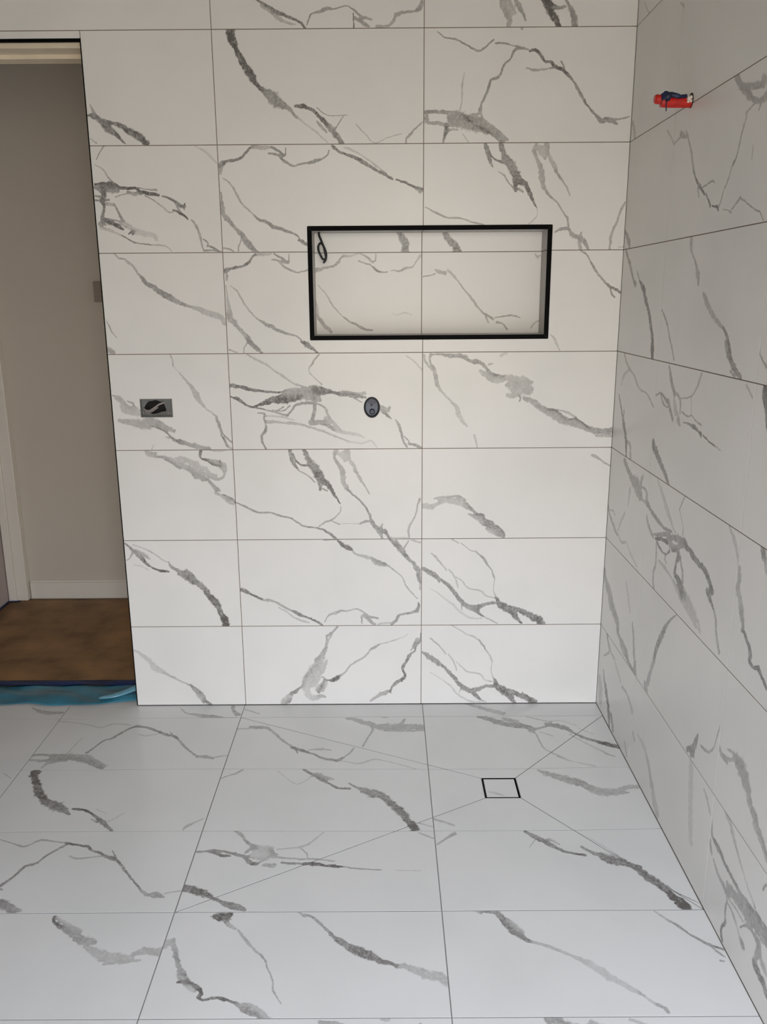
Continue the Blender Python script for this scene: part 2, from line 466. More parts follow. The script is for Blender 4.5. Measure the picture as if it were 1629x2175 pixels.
25:161,168,10 209,124,13 250,71,13 299,40,12 348,17,12 445,12,7
60:9,383,17 40,363,28 71,337,36 111,306,33
45:112,289,12 120,285,12
65:119,306,21 168,263,21 208,215,25 249,163,26 290,114,28
65:290,123,31 322,105,31 354,96,38
60:354,105,32 402,112,30 434,131,21 490,129,21
70:346,97,36 371,66,28 404,35,17
30:270,110,7 262,88,7
35:404,35,10 445,12,9
75:501,174,21 514,135,36 546,113,50
75:546,113,45 579,86,50 608,64,46 621,33,28 642,8,20
70:587,104,22 628,86,29 668,64,34 709,50,38
75:709,50,34 750,28,42 779,10,39
35:692,85,8 696,68,13''',
 'F': '''40:-2661,16,11 -2593,66,33 -2518,94,49 -2433,95,35
20:-2641,208,13 -2455,204,12 -2219,255,11 -2101,298,17 -2024,251,22 -1915,269,16
65:-1869,286,31 -1799,302,21 -1744,333,22
55:-1872,290,21 -1903,311,19 -1966,407,22 -1992,450,20 -2026,469,14 -2057,555,13 -2082,611,22
65:-1750,329,18 -1707,358,21 -1689,370,24 -1635,405,26 -1591,419,24 -1558,455,17
50:-1558,455,15 -1505,533,16 -1437,618,14 -1389,664,17
25:-1830,389,10 -1774,409,16 -1709,390,13
40:-1630,365,7 -1606,399,9
45:-1388,668,25 -1340,668,38 -1293,687,22
30:-1281,674,15 -1209,652,15
45:-2421,644,27 -2348,635,26 -2277,645,35 -2196,655,59
40:-2397,693,20 -2311,704,29 -2259,691,46
50:-2263,682,66 -2193,664,90 -2109,683,52 -2030,720,46 -1971,756,41 -1932,791,27
30:-2103,647,25 -2064,648,27 -2008,702,23 -1921,765,29
30:-2244,718,27 -2286,744,25 -2293,787,11
20:-2200,619,8 -2176,438,7
95:-2313,830,55 -2301,872,49
80:-2298,880,40 -2251,963,41 -2195,1058,49 -2134,1135,38
65:-2134,1135,51 -2068,1173,75 -2011,1210,45 -1960,1254,15
80:-1957,1203,17 -1917,1208,21 -1868,1226,15 -1819,1269,13
65:-1821,1262,18 -1771,1312,32 -1722,1361,23 -1680,1402,16
35:-1826,1298,8 -1783,1326,14
20:-1832,1204,6 -1758,1249,5
20:-1727,1319,8 -1665,1245,7
30:-1310,1399,9 -1297,1365,22 -1263,1331,14 -1220,1296,8
40:-1297,1365,21 -1273,1342,13
35:-1640,38,8 -1581,112,16 -1524,128,31 -1445,158,46
50:-1446,151,36 -1391,165,53 -1337,174,29
25:-1336,178,17 -1242,175,17
45:-1284,26,21 -1267,94,21 -1228,139,37
25:-2501,836,5 -2429,895,5
50:-1286,15,27 -1271,72,20 -1233,138,36
35:-1433,164,17 -1369,169,42 -1315,179,17
30:-1198,61,11 -1139,96,15 -1093,123,15
30:-1201,329,17 -1116,320,17
50:-1119,299,27 -1076,310,44 -1015,311,33
45:-1015,311,22 -955,383,18 -894,473,18 -827,550,18
70:-826,560,23 -774,588,32 -723,617,22
60:-805,569,8 -785,625,8
60:-723,617,16 -673,645,15 -632,682,20 -535,706,29 -498,674,19
45:-498,674,13 -462,620,13 -440,564,12
45:-387,546,11 -355,440,11 -331,370,15 -326,319,15
35:-716,589,11 -649,580,26 -580,592,11
25:-496,719,9 -401,743,18 -317,698,18 -250,713,10 -64,802,10
45:-494,197,30 -458,198,49 -416,224,26
45:-426,224,45 -353,267,52 -301,299,58 -230,320,72
45:-230,310,90 -158,321,95 -97,312,74 -36,312,58 -6,323,72
40:-115,206,12 -137,259,25 -158,301,26
40:-220,355,20 -99,363,20 -7,354,16
30:-260,179,21 -240,183,21
40:-1200,908,10 -1160,875,10 -1126,859,16 -1091,817,18
70:-729,812,16 -664,872,24 -615,914,33 -566,964,18 -519,1004,18 -452,1013,19
35:-647,856,27 -598,898,43 -551,915,19
20:-881,828,6 -785,945,6 -738,962,8 -672,881,7
55:-454,957,13 -412,997,18 -366,1029,35
65:-366,1029,57 -321,1053,80 -277,1077,53 -233,1123,44
75:-233,1131,41 -190,1191,50 -149,1257,47 -125,1314,39
95:-117,1328,42 -94,1383,57
35:10,1294,13 59,1322,16 115,1357,13
35:309,1,17 390,47,43 460,93,51 538,138,51
55:380,186,34 435,209,49 510,267,56 588,299,54
45:548,214,41 614,258,48
60:589,289,62 666,321,61 712,346,40
50:712,346,30 766,332,18 822,302,27
60:806,281,29 853,302,54 917,334,50
60:917,334,34 971,415,21 1019,465,30 1086,515,31
85:1086,515,35 1138,544,46 1204,588,34
40:693,372,38 716,413,12 727,520,11 739,587,11 770,624,10
35:770,624,13 817,679,23 856,721,13
25:856,721,11 915,752,11 999,793,18
30:698,190,17 840,260,13
15:832,250,12 906,240,13 995,304,16
25:746,383,12 817,434,15
25:931,415,13 998,514,14 1109,655,17
35:1099,655,18 1143,688,14
20:1006,345,11 1080,417,11
45:662,827,22 705,870,46 764,896,60 819,937,71
55:819,937,59 875,970,63 911,1011,50
40:911,1011,61 961,1059,71 1030,1067,63 1117,1073,19
35:1069,1052,33 1131,1021,43 1209,1014,37
35:6,1301,14 59,1322,16 119,1357,13
25:340,1040,12 378,1056,18 419,1076,12
35:114,1418,13 96,1445,21 66,1467,11
55:484,1415,10 530,1455,25 573,1488,18
25:-67,1335,8 6,1370,8
40:-2240,1469,6 -2171,1496,8 -2097,1529,15 -2062,1506,11 -2022,1475,16 -1948,1489,10 -1879,1500,12
75:-1878,1502,16 -1843,1512,16 -1798,1524,14 -1765,1529,19
65:-1765,1529,15 -1724,1567,13 -1683,1582,15 -1641,1613,20 -1598,1626,28
60:-1598,1626,18 -1552,1674,14 -1502,1739,12 -1444,1808,10 -1399,1863,10
40:-1629,1564,6 -1600,1608,9
35:-1829,1606,10 -1786,1628,16 -1734,1619,10 -1667,1607,10
55:-1877,1508,16 -1904,1543,16 -1946,1599,13 -1972,1653,12
60:-1971,1655,16 -1992,1671,19 -2022,1682,17 -2049,1763,14 -2083,1825,19
40:-1399,1863,13 -1360,1895,19
50:-1360,1895,15 -1325,1890,41 -1284,1907,13
30:-1283,1883,9 -1213,1864,9
40:-2077,1847,18 -2060,1852,9
60:-2031,1943,62 -1992,1964,43 -1948,2000,34
35:-1980,1959,23 -1914,1995,18
45:-1195,1577,15 -1123,1572,15
55:-1194,1854,40 -1178,1858,40
75:-1746,2032,10 -1738,2062,14 -1690,2096,14
50:-1697,2096,23 -1645,2125,32 -1581,2168,42
40:-1600,2172,24 -1539,2191,50 -1510,2196,21
30:-1543,2219,14 -1494,2246,42 -1442,2282,41
30:-1454,2264,54 -1402,2282,57 -1354,2287,52 -1322,2282,22
40:-1431,2316,11 -1382,2304,13
35:-1357,2300,26 -1285,2296,12
35:-1322,2260,23 -1280,2243,41 -1238,2248,45 -1199,2244,51
25:-1743,2032,14 -1694,2067,22 -1603,2125,29
40:-1171,2175,17 -1155,2230,26
50:-1155,2230,22 -1124,2301,21 -1097,2361,22
60:-1097,2361,34 -1074,2378,16
25:-1093,2378,38 -1058,2419,31 -1025,2451,31
30:-1202,2203,58 -1184,2194,39
75:-1098,2415,10 -1066,2411,11 -1032,2423,12 -1000,2452,17
90:-1001,2448,16 -985,2475,15 -998,2491,14 -976,2505,13
75:-976,2505,13 -916,2492,13 -889,2503,17
70:-889,2501,11 -843,2519,11
60:-843,2519,13 -806,2550,25 -778,2572,17
50:-791,2569,10 -756,2580,10
85:-1000,2035,59 -964,2038,55
35:-970,2062,16 -912,2111,8
30:-897,2121,6 -853,2178,7 -806,2242,7
45:-1032,1409,14 -1001,1434,21 -965,1485,13
55:-975,1478,14 -943,1514,21 -902,1549,15
25:-912,1542,51 -875,1557,68 -832,1550,42
65:-1195,1581,11 -1153,1575,14 -1109,1572,33
75:-1116,1582,19 -1069,1603,25 -1024,1610,13
60:-1110,1568,18 -1037,1583,18 -981,1604,22 -944,1617,25
70:-953,1617,16 -917,1658,25 -885,1671,24
50:-950,1583,17 -936,1563,19 -902,1549,17
40:-869,1658,13 -846,1638,13
40:-841,1678,26 -798,1681,31
20:-919,1611,28 -860,1598,83 -808,1598,41
50:-831,1557,22 -808,1598,24
40:-806,1619,16 -735,1626,13 -674,1633,13 -605,1631,13 -500,1649,10
30:-796,1557,8 -692,1541,14 -641,1514,13 -601,1460,10 -568,1416,7
35:-683,1544,6 -644,1586,10 -636,1620,5
60:-757,1659,15 -714,1666,18 -662,1669,13
85:-645,1669,21 -602,1670,31 -559,1678,15
90:-558,1681,15 -498,1690,26 -464,1692,10
50:-464,1692,10 -378,1708,10 -268,1719,8
20:-200,1722,5 -74,1726,5
80:-1196,1845,43 -1143,1864,48 -1087,1894,40 -1061,1906,25
70:-1060,1909,20 -1015,1935,16 -962,1959,20
65:-980,1947,20 -927,1976,34 -893,1993,26
60:-1015,1935,18 -976,1970,19 -924,1993,12
30:-646,2009,7 -611,2040,13
50:-612,2031,15 -580,2040,12 -554,2068,18 -525,2100,12 -495,2137,13
60:-495,2137,15 -463,2179,24 -439,2194,31
75:-447,2189,31 -400,2225,36 -355,2255,46 -318,2275,49
70:-318,2270,41 -273,2304,31 -230,2319,20 -201,2333,16
35:-201,2333,23 -157,2338,31 -115,2362,41 -66,2385,46 -23,2390,45 10,2426,42
40:-70,1421,8 0,1468,11
40:19,1523,7 72,1466,11 96,1444,17
85:-997,2028,43 -961,2032,39
45:-978,2048,24 -946,2092,16 -911,2115,9
30:-899,2124,5 -863,2176,9 -817,2232,11 -774,2272,10
50:-775,2269,10 -751,2305,9
35:-751,2305,6 -734,2353,7 -709,2408,7 -699,2461,7 -660,2526,4
60:-790,2546,9 -752,2575,14 -721,2604,16 -705,2620,14
35:-813,2529,19 -771,2538,22 -716,2588,28 -685,2620,20
30:-809,2554,10 -772,2579,10
55:-820,2533,18 -797,2546,18
35:18,1517,10 61,1477,13
50:61,1477,13 116,1428,21
70:484,1415,18 520,1457,25 573,1501,34
65:574,1498,38 606,1538,27 648,1578,19 702,1602,16
85:703,1600,16 749,1613,19
30:526,1482,5 484,1553,5
35:597,1482,22 639,1523,12
60:750,1545,15 785,1587,22 836,1618,35
70:836,1618,50 885,1657,69 929,1672,47
75:929,1672,40 984,1717,41 1007,1768,49 1046,1824,52
80:1046,1824,47 1075,1879,42 1087,1926,39
98:1089,1920,44 1112,1959,61 1121,1998,50
25:1086,1845,5 1116,1893,7 1191,1966,7
15:728,1392,6 849,1525,6 928,1642,6
25:149,2007,8 183,2023,18
60:184,2012,18 246,2017,30 276,2054,34
70:277,2048,29 288,2097,29 324,2151,31 368,2192,25
30:300,2073,32 342,2146,42
35:376,2198,17 432,2218,16 478,2244,21
30:478,2244,16 537,2278,16 595,2317,25
25:595,2317,33 635,2354,39 672,2401,42
25:672,2401,37 725,2443,28 769,2483,21
45:769,2483,15 785,2494,11
25:784,2497,10 821,2541,14
45:823,2536,15 847,2555,20 853,2574,15
30:853,2574,9 863,2602,6
35:972,2018,8 1019,2079,15
55:1019,2079,16 1051,2113,15 1079,2157,12 1128,2209,17 1153,2235,15
65:1154,2232,15 1203,2257,12
50:1152,2238,9 1166,2266,12 1184,2294,7
50:1160,2314,12 1170,2316,9
30:675,2622,13 727,2626,7
60:1008,2618,27 1019,2629,14''',
 'R': '''30:124,4258,10 169,4212,10 239,4164,8
35:740,4067,6 785,4045,15 802,4028,7
50:1516,3567,29 1562,3532,36 1616,3499,30 1670,3463,39
50:1623,3508,20 1716,3487,27 1803,3474,27
45:1661,3462,27 1766,3423,20 1831,3426,33
35:1788,3504,23 1822,3483,23
65:1587,3505,10 1657,3480,9 1730,3430,10
40:1787,3405,21 1778,3390,11
40:1733,3420,7 1683,3409,8 1659,3397,10
35:1657,3404,12 1663,3379,16 1641,3358,13
45:1659,3376,13 1633,3332,14 1619,3295,14
55:1619,3295,14 1607,3265,12 1594,3238,11 1569,3224,19
40:1560,3221,12 1540,3180,12 1509,3141,9
35:674,3512,9 742,3469,12 795,3425,13
45:795,3425,10 848,3438,12 901,3442,9
50:883,3462,25 928,3442,27 969,3430,12
45:963,3456,17 1015,3402,14 1061,3341,20 1102,3273,20
65:1102,3273,16 1144,3223,12 1214,3181,17
30:1753,3263,13 1756,3214,7
35:24,3670,24 74,3618,34 94,3569,27
80:1154,3215,11 1191,3188,16 1231,3167,14 1272,3142,12
75:1290,3140,10 1325,3112,10 1354,3084,17
85:1376,3083,6 1405,3077,8 1439,3071,17 1453,3056,10
50:1180,3181,10 1203,3137,10
45:1236,3172,8 1308,3183,8 1357,3187,9 1387,3176,3
45:1539,3172,8 1497,3136,9 1475,3097,10 1455,3072,10
35:1501,3056,5 1553,3049,5 1597,3034,10
45:1599,3047,8 1638,3065,10 1676,3084,16
40:1676,3084,7 1752,3055,6 1830,3023,8 1874,3015,5
40:1870,3016,7 1917,2977,5
55:-8,3081,16 63,3038,40 112,2998,45 119,2968,38
60:50,2964,20 136,2896,30 198,2840,27 248,2791,24 291,2767,33
45:313,2834,15 370,2784,19
80:370,2784,15 453,2737,44 500,2686,39 575,2621,31 613,2567,39 650,2518,35 680,2459,42
95:679,2444,55 694,2377,42
60:791,2632,9 844,2602,13 899,2560,16
50:899,2560,14 940,2510,16 989,2456,16 1039,2394,12
40:1147,2957,35 1165,2907,31
45:1182,2889,12 1237,2841,18 1273,2789,42 1287,2755,22
45:1363,2709,23 1406,2676,38
40:1406,2676,30 1485,2628,28 1547,2597,22 1621,2571,15
70:1627,2568,17 1671,2534,21 1705,2497,24
75:1705,2497,22 1733,2444,31
55:1673,2507,42 1709,2458,34
65:1728,2444,29 1775,2412,35 1849,2380,24
45:1739,2398,12 1792,2379,12
45:1994,2499,18 2002,2485,11
55:2007,2482,8 2071,2440,13
45:158,2365,20 208,2324,19 297,2286,20
30:287,2285,8 176,2242,22 127,2181,13
35:317,2282,12 400,2257,10 466,2215,12
55:976,2357,17 1019,2299,30 1041,2268,30
30:1422,2362,13 1386,2311,11
45:160,2362,18 212,2320,20 281,2288,15
30:261,2284,8 178,2236,14 116,2177,11
35:281,2285,9 388,2255,12 446,2216,16 546,2188,12
45:546,2191,9 638,2185,11 696,2162,15 772,2129,13
60:99,2110,21 158,2046,25 201,1998,35 244,1951,46
75:220,1965,40 274,1914,36 307,1860,44 331,1776,28
50:226,2031,21 223,1995,21
45:328,1864,19 391,1857,26 419,1781,35
60:799,2192,9 868,2213,9 918,2203,17 985,2181,23
50:877,2209,17 927,2164,16 976,2155,8 1021,2156,7
60:974,2357,18 1027,2289,24 1085,2232,30
50:1090,2242,17 1159,2221,18 1181,2186,19 1183,2148,14
55:999,2188,29 1038,2148,26 1085,2105,27
30:1085,2203,21 1108,2167,45 1158,2135,19
40:1141,2147,8 1116,2129,8
45:1426,2362,14 1385,2301,13 1333,2255,11 1272,2234,7 1166,2219,6
30:1316,2244,10 1334,2168,10
45:1162,2116,40 1196,2092,16
50:1209,2158,11 1292,2148,8 1342,2160,7 1404,2141,9 1474,2133,10
65:1240,2113,6 1313,2116,10 1380,2110,23
80:1379,2115,22 1445,2100,11 1478,2091,25
65:1502,2091,9 1571,2078,7 1641,2070,8
40:1641,2070,6 1715,2060,4
35:1911,2358,13 1976,2316,10
75:806,1947,35 830,1917,58 875,1904,43
70:875,1904,53 933,1867,38 1004,1835,35 1058,1805,36 1102,1779,26
55:302,1747,39 384,1710,43 453,1677,46 516,1661,59
50:515,1667,74 596,1650,88 661,1614,64
45:679,1736,14 653,1691,41
50:650,1662,12 731,1669,19 772,1646,39 771,1612,44
40:588,1603,21 720,1600,18 813,1584,20
65:771,1612,32 867,1576,21 991,1549,24
30:450,1600,37 441,1551,26 432,1501,15
30:980,1736,18 1071,1684,18 1197,1599,14
40:1342,1769,7 1310,1728,9 1284,1691,8
90:2076,2371,41 2085,2343,48 2103,2301,36
70:2101,2301,24 2127,2223,16
60:796,1595,26 898,1572,23 995,1555,26 1087,1545,18 1203,1557,12
50:792,1526,33 842,1483,28 926,1452,24
55:941,1468,14 1078,1507,23 1174,1540,22
85:963,1453,14 1067,1477,21 1153,1485,22
60:1150,1498,46 1241,1536,33 1319,1547,48 1381,1549,45
50:1187,1486,38 1268,1493,27 1369,1534,27
70:994,1441,22 1063,1419,15 1142,1420,9 1194,1454,17
45:1142,1420,16 1131,1393,17 1160,1379,12
75:1379,1554,51 1443,1540,32 1503,1532,31
75:1490,1528,36 1565,1514,33 1635,1510,27
75:1633,1515,31 1692,1493,33 1737,1467,33 1763,1441,42
70:1722,1421,43 1753,1401,28 1792,1374,17
45:1799,1372,14 1832,1339,20 1853,1276,20 1898,1214,24
70:1224,1468,22 1301,1486,25 1322,1465,50 1300,1424,23 1289,1369,31
55:1354,1463,21 1391,1408,21 1409,1364,21
80:1289,1369,36 1316,1355,33 1365,1349,39 1405,1313,47
30:1370,1328,66 1439,1302,61 1550,1272,72 1601,1242,58
60:1452,1312,29 1463,1294,20
35:1042,1353,17 1151,1346,23 1222,1335,15
25:1222,1335,17 1329,1302,33 1433,1261,21 1560,1232,13 1679,1209,12
30:1640,1253,21 1677,1214,13
50:987,1433,18 998,1369,21 996,1314,19 972,1257,24 986,1194,26 1007,1188,12
25:926,1770,11 1079,1653,16 1195,1591,16 1250,1567,13
30:1284,1693,11 1347,1627,9 1356,1586,12
40:1337,1766,8 1291,1700,9
30:1880,1768,13 1940,1728,29 1986,1676,21 2006,1636,21
45:2014,1629,32 2024,1586,37 2022,1547,20
40:2017,1546,41 2055,1503,38 2077,1455,42
55:2077,1455,46 2102,1417,25 2097,1392,18
70:2106,1400,22 2156,1369,22 2188,1341,30 2190,1314,29
70:2197,1781,37 2214,1747,42
35:2226,1738,22 2247,1692,18
45:5,1393,30 26,1362,25 102,1324,27 188,1290,32 244,1270,22
40:37,1375,7 126,1391,11 168,1377,15
30:377,1438,25 318,1381,20 262,1303,19
35:268,1277,15 348,1251,15 438,1278,17
20:461,1278,16 539,1240,22 680,1205,20
50:21,961,38 49,903,56 156,858,86 209,803,107
55:209,803,79 309,767,74 381,731,70 394,677,39
50:407,676,31 485,658,46 586,638,48 625,620,36
25:504,1045,27 572,952,35 618,901,21
50:674,855,22 713,782,31 747,681,39
55:1359,1173,8 1275,1108,18 1220,1050,26
65:1220,1050,35 1168,973,42 1113,894,42 1092,822,38
50:167,568,40 236,507,35
35:244,472,7 120,405,10
25:238,500,13 372,495,16
40:151,570,19 218,530,31 272,504,22
40:274,496,14 338,489,17
20:338,489,18 423,457,30 522,413,30
40:569,400,18 654,400,20 727,382,25
30:727,382,30 781,351,39
45:244,488,11 201,460,10 130,410,12
50:137,302,27 165,255,40 207,219,47
75:207,219,55 252,168,55 296,121,55 322,75,66
60:329,83,47 344,17,41
50:373,101,46 403,72,47 426,39,48
30:56,203,70 87,146,105 101,82,85
35:433,670,36 501,630,44 562,615,41
60:588,622,48 635,601,41 691,594,29 757,595,19
50:772,647,43 780,610,76
45:1094,816,33 1064,753,38 1033,689,41 1020,644,45
45:981,606,56 1007,595,41
30:551,391,12 675,396,19 750,372,25 805,346,23
30:831,232,29 866,208,25
20:917,273,15 1048,258,41 1118,217,41
35:1116,228,31 1172,169,41 1216,126,51
30:1215,131,41 1261,74,67 1318,42,68
25:683,92,25 736,41,41
60:1651,601,26 1717,645,42 1742,698,35 1758,736,19
55:1702,601,22 1731,616,22
45:1800,709,10 1846,714,20 1895,728,15
40:1895,728,12 1944,780,11 1954,809,11
35:1954,809,9 1969,859,9 1984,908,8
45:1996,814,24 2026,796,24 2078,799,37
40:2077,803,20 2139,835,16
40:2081,850,10 2122,865,15 2154,857,27
50:2154,857,44 2194,850,72 2233,844,72
45:2231,851,84 2266,821,82 2299,799,54
45:2299,799,46 2316,764,41 2358,740,51 2387,726,46
50:2387,726,40 2420,698,31 2469,670,34 2502,649,25
30:1889,533,16 1929,511,23 1973,472,16
35:1984,470,19 2005,432,16 2015,390,22
55:2015,390,19 2073,375,26 2137,375,23
45:2005,360,14 2028,309,23
30:2128,586,49 2174,563,30 2233,523,16 2272,483,14
20:1713,557,49 1737,426,54 1790,206,55
75:2186,1308,23 2216,1292,18 2273,1308,12
75:2273,1308,25 2308,1288,19 2350,1266,19
45:2007,405,23 2017,388,18
65:2017,388,16 2087,383,23 2153,363,23 2224,354,21 2293,345,24
50:2005,347,18 2018,314,16
40:2054,298,15 2103,270,20 2167,260,23
50:2167,260,27 2199,253,29 2236,264,33
45:2220,288,42 2296,294,51 2357,309,51
55:2293,345,23 2349,342,28 2402,346,39
50:2356,313,75 2394,305,79 2444,312,67
65:2402,346,22 2459,359,30 2508,362,31 2555,369,35
55:2437,306,47 2506,339,55 2559,355,50
40:2211,244,22 2226,224,14 2215,188,13
60:2218,195,16 2217,158,15 2229,127,18 2221,97,16
75:2216,97,12 2199,64,15 2203,34,26 2219,20,20
40:2233,216,10 2277,212,15 2320,194,19
25:2320,194,14 2374,161,20 2394,152,29
55:2383,163,20 2404,151,33
40:2241,242,10 2325,252,10 2380,250,11
55:2363,208,8 2399,246,10 2438,268,15 2479,274,21
55:2479,274,26 2522,269,37 2530,238,40
50:2527,252,39 2514,198,31 2516,156,36
75:2506,161,34 2532,159,40 2559,153,38 2591,154,31
65:2591,154,37 2625,131,36
50:2476,322,61 2528,316,42 2575,320,38
35:2540,230,35 2594,208,34
35:2191,533,13 2245,506,19 2322,455,13
20:2322,455,13 2384,418,14 2461,386,14
30:2385,702,39 2431,685,47 2477,662,33 2504,633,26
50:2527,538,11 2507,502,12''',
 'N': '''65:-141,3087,23 -114,3051,42 -104,3015,48 -104,2974,43
50:-670,2869,31 -643,2874,26 -600,2884,12 -551,2892,11 -526,2910,16 -507,2936,13 -482,2956,13
30:-480,2953,12 -431,2956,10 -388,2968,10 -367,2960,8
50:-367,2960,7 -330,2939,13 -303,2916,16 -287,2924,7 -285,2965,4
45:-392,2924,7 -362,2911,8 -325,2903,7
50:-324,2906,6 -292,2877,13 -260,2856,10 -212,2858,5
45:-195,2864,5 -168,2866,8 -142,2861,10 -109,2876,16 -55,2886,8
35:-55,2886,9 -28,2927,7 -7,2953,18
35:-648,2781,4 -609,2738,6 -585,2704,8 -561,2659,8 -524,2616,7 -487,2582,8
55:-487,2582,8 -449,2552,14 -416,2541,14 -384,2519,16 -351,2508,14 -312,2503,9
35:-667,2697,5 -657,2649,9 -653,2601,16
50:-653,2591,16 -635,2559,27 -608,2526,22 -571,2494,19
15:-186,2609,5 -158,2593,9 -104,2608,11 -66,2597,9
70:143,3082,31 167,3049,40 200,3013,47 224,2974,42
45:10,2828,8 45,2833,8 83,2844,8
50:83,2869,7 110,2854,26 142,2848,23
40:164,2864,16 197,2832,16 230,2796,11
50:230,2796,10 274,2738,8 307,2701,13 352,2642,13 391,2600,11
60:391,2600,13 419,2589,14 452,2567,14
50:402,2589,9 422,2546,11
45:463,2575,5 517,2583,7 577,2588,11 621,2574,6
55:477,2546,16 513,2537,8 541,2502,11
35:702,2958,6 716,2938,15 732,2948,9
35:694,2512,11 715,2544,9 745,2555,9''',
}

# ------------------------------------------------------------------ measures
XR = 0.5997                               # right wall
ZJ = [2.387, 2.0867, 1.7844, 1.4852, 1.1869, 0.8871, 0.5897, 0.2892]   # horizontal wall joints
YJ = [0.0880, 0.4026, 0.7021, 1.0047, 1.2975, 1.60, 1.90, 2.20, 2.50, 2.80, 3.10, 3.40]   # floor joints, distance from back wall
DX = -0.970                               # right edge of the doorway
DZ = 2.067                                # top of the doorway
DL = -1.79                                # left edge of the doorway
CEIL = 2.46
G = 0.00115                               # half a joint
TH = 0.008                                # tile thickness
LEFT = -2.15


# ------------------------------------------------------------------ materials
def mat(name, col, rough=0.5, metal=0.0, noise=0.0, nscale=8.0, bump=0.0, bscale=60.0, spec=0.5):
    m = bpy.data.materials.new(name)
    m.use_nodes = True
    n, l = m.node_tree.nodes, m.node_tree.links
    b = n['Principled BSDF']
    b.inputs['Base Color'].default_value = (*col, 1)
    b.inputs['Roughness'].default_value = rough
    b.inputs['Metallic'].default_value = metal
    b.inputs['Specular IOR Level'].default_value = spec
    t = n.new('ShaderNodeTexCoord')
    if noise:
        no = n.new('ShaderNodeTexNoise')
        no.inputs['Scale'].default_value = nscale
        no.inputs['Detail'].default_value = 6
        r = n.new('ShaderNodeValToRGB')
        r.color_ramp.elements[0].position = 0.3
        r.color_ramp.elements[1].position = 0.7
        r.color_ramp.elements[0].color = (*[c * (1 - noise) for c in col], 1)
        r.color_ramp.elements[1].color = (*[min(1, c * (1 + noise)) for c in col], 1)
        l.new(t.outputs['Object'], no.inputs['Vector'])
        l.new(no.outputs['Fac'], r.inputs[0])
        l.new(r.outputs[0], b.inputs['Base Color'])
    if bump:
        nb = n.new('ShaderNodeTexNoise')
        nb.inputs['Scale'].default_value = bscale
        nb.inputs['Detail'].default_value = 5
        bp = n.new('ShaderNodeBump')
        bp.inputs['Strength'].default_value = bump
        bp.inputs['Distance'].default_value = 0.002
        l.new(t.outputs['Object'], nb.inputs['Vector'])
        l.new(nb.outputs['Fac'], bp.inputs['Height'])
        l.new(bp.outputs[0], b.inputs['Normal'])
    return m


def tile_material(name, base, rough):
    m = bpy.data.materials.new(name)
    m.use_nodes = True
    n, l = m.node_tree.nodes, m.node_tree.links
    b = n['Principled BSDF']
    b.inputs['Roughness'].default_value = rough

    def math_(op, a, c, clamp=False):
        x = n.new('ShaderNodeMath')
        x.operation = op
        x.use_clamp = clamp
        for i, v in enumerate((a, c)):
            if isinstance(v, (int, float)):
                x.inputs[i].default_value = v
            else:
                l.new(v, x.inputs[i])
        return x.outputs[0]

    def noise(scale, detail, rgh=0.6):
        x = n.new('ShaderNodeTexNoise')
        x.inputs['Scale'].default_value = scale
        x.inputs['Detail'].default_value = detail
        x.inputs['Roughness'].default_value = rgh
        l.new(tcn.outputs['Object'], x.inputs['Vector'])
        return x.outputs['Fac']
    tcn = n.new('ShaderNodeTexCoord')
    at = n.new('ShaderNodeAttribute')
    at.attribute_name = 'vein'
    ast = n.new('ShaderNodeAttribute')
    ast.attribute_name = 'strength'
    n1 = noise(75, 4, 0.60)
    n2 = noise(50, 5, 0.62)
    n3 = noise(3.2, 3, 0.5)
    edge = math_('ADD', at.outputs['Fac'], math_('MULTIPLY', math_('SUBTRACT', n1, 0.5), 1.15))
    on = math_('GREATER_THAN', at.outputs['Fac'], 0.002)
    mr_ = n.new('ShaderNodeMapRange')
    mr_.interpolation_type = 'SMOOTHSTEP'
    mr_.inputs['From Min'].default_value = 0.16
    mr_.inputs['From Max'].default_value = 0.50
    l.new(edge, mr_.inputs['Value'])
    rid = math_('ABSOLUTE', math_('SUBTRACT', noise(85, 4, 0.62), 0.5), 0)
    rid = math_('SUBTRACT', 1.0, math_('MULTIPLY', rid, 14.0), True)
    inner = math_('ADD', 0.34, math_('MULTIPLY', n2, 1.18))
    inner = math_('ADD', inner, math_('MULTIPLY', rid, 0.34))
    f = math_('MULTIPLY', mr_.outputs[0], ast.outputs['Fac'])
    f = math_('MULTIPLY', f, on)
    f = math_('MULTIPLY', f, inner, True)
    cl = n.new('ShaderNodeMix')
    cl.data_type = 'RGBA'
    cl.inputs[6].default_value = (*base, 1)
    cl.inputs[7].default_value = (base[0] * 0.93, base[1] * 0.94, base[2] * 0.935, 1)
    cmr = n.new('ShaderNodeMapRange')
    cmr.inputs['From Min'].default_value = 0.42
    cmr.inputs['From Max'].default_value = 0.75
    l.new(n3, cmr.inputs['Value'])
    l.new(cmr.outputs[0], cl.inputs[0])
    mx = n.new('ShaderNodeMix')
    mx.data_type = 'RGBA'
    l.new(cl.outputs[2], mx.inputs[6])
    mx.inputs[7].default_value = (0.120, 0.110, 0.103, 1)
    l.new(f, mx.inputs[0])
    l.new(mx.outputs[2], b.inputs['Base Color'])
    return m


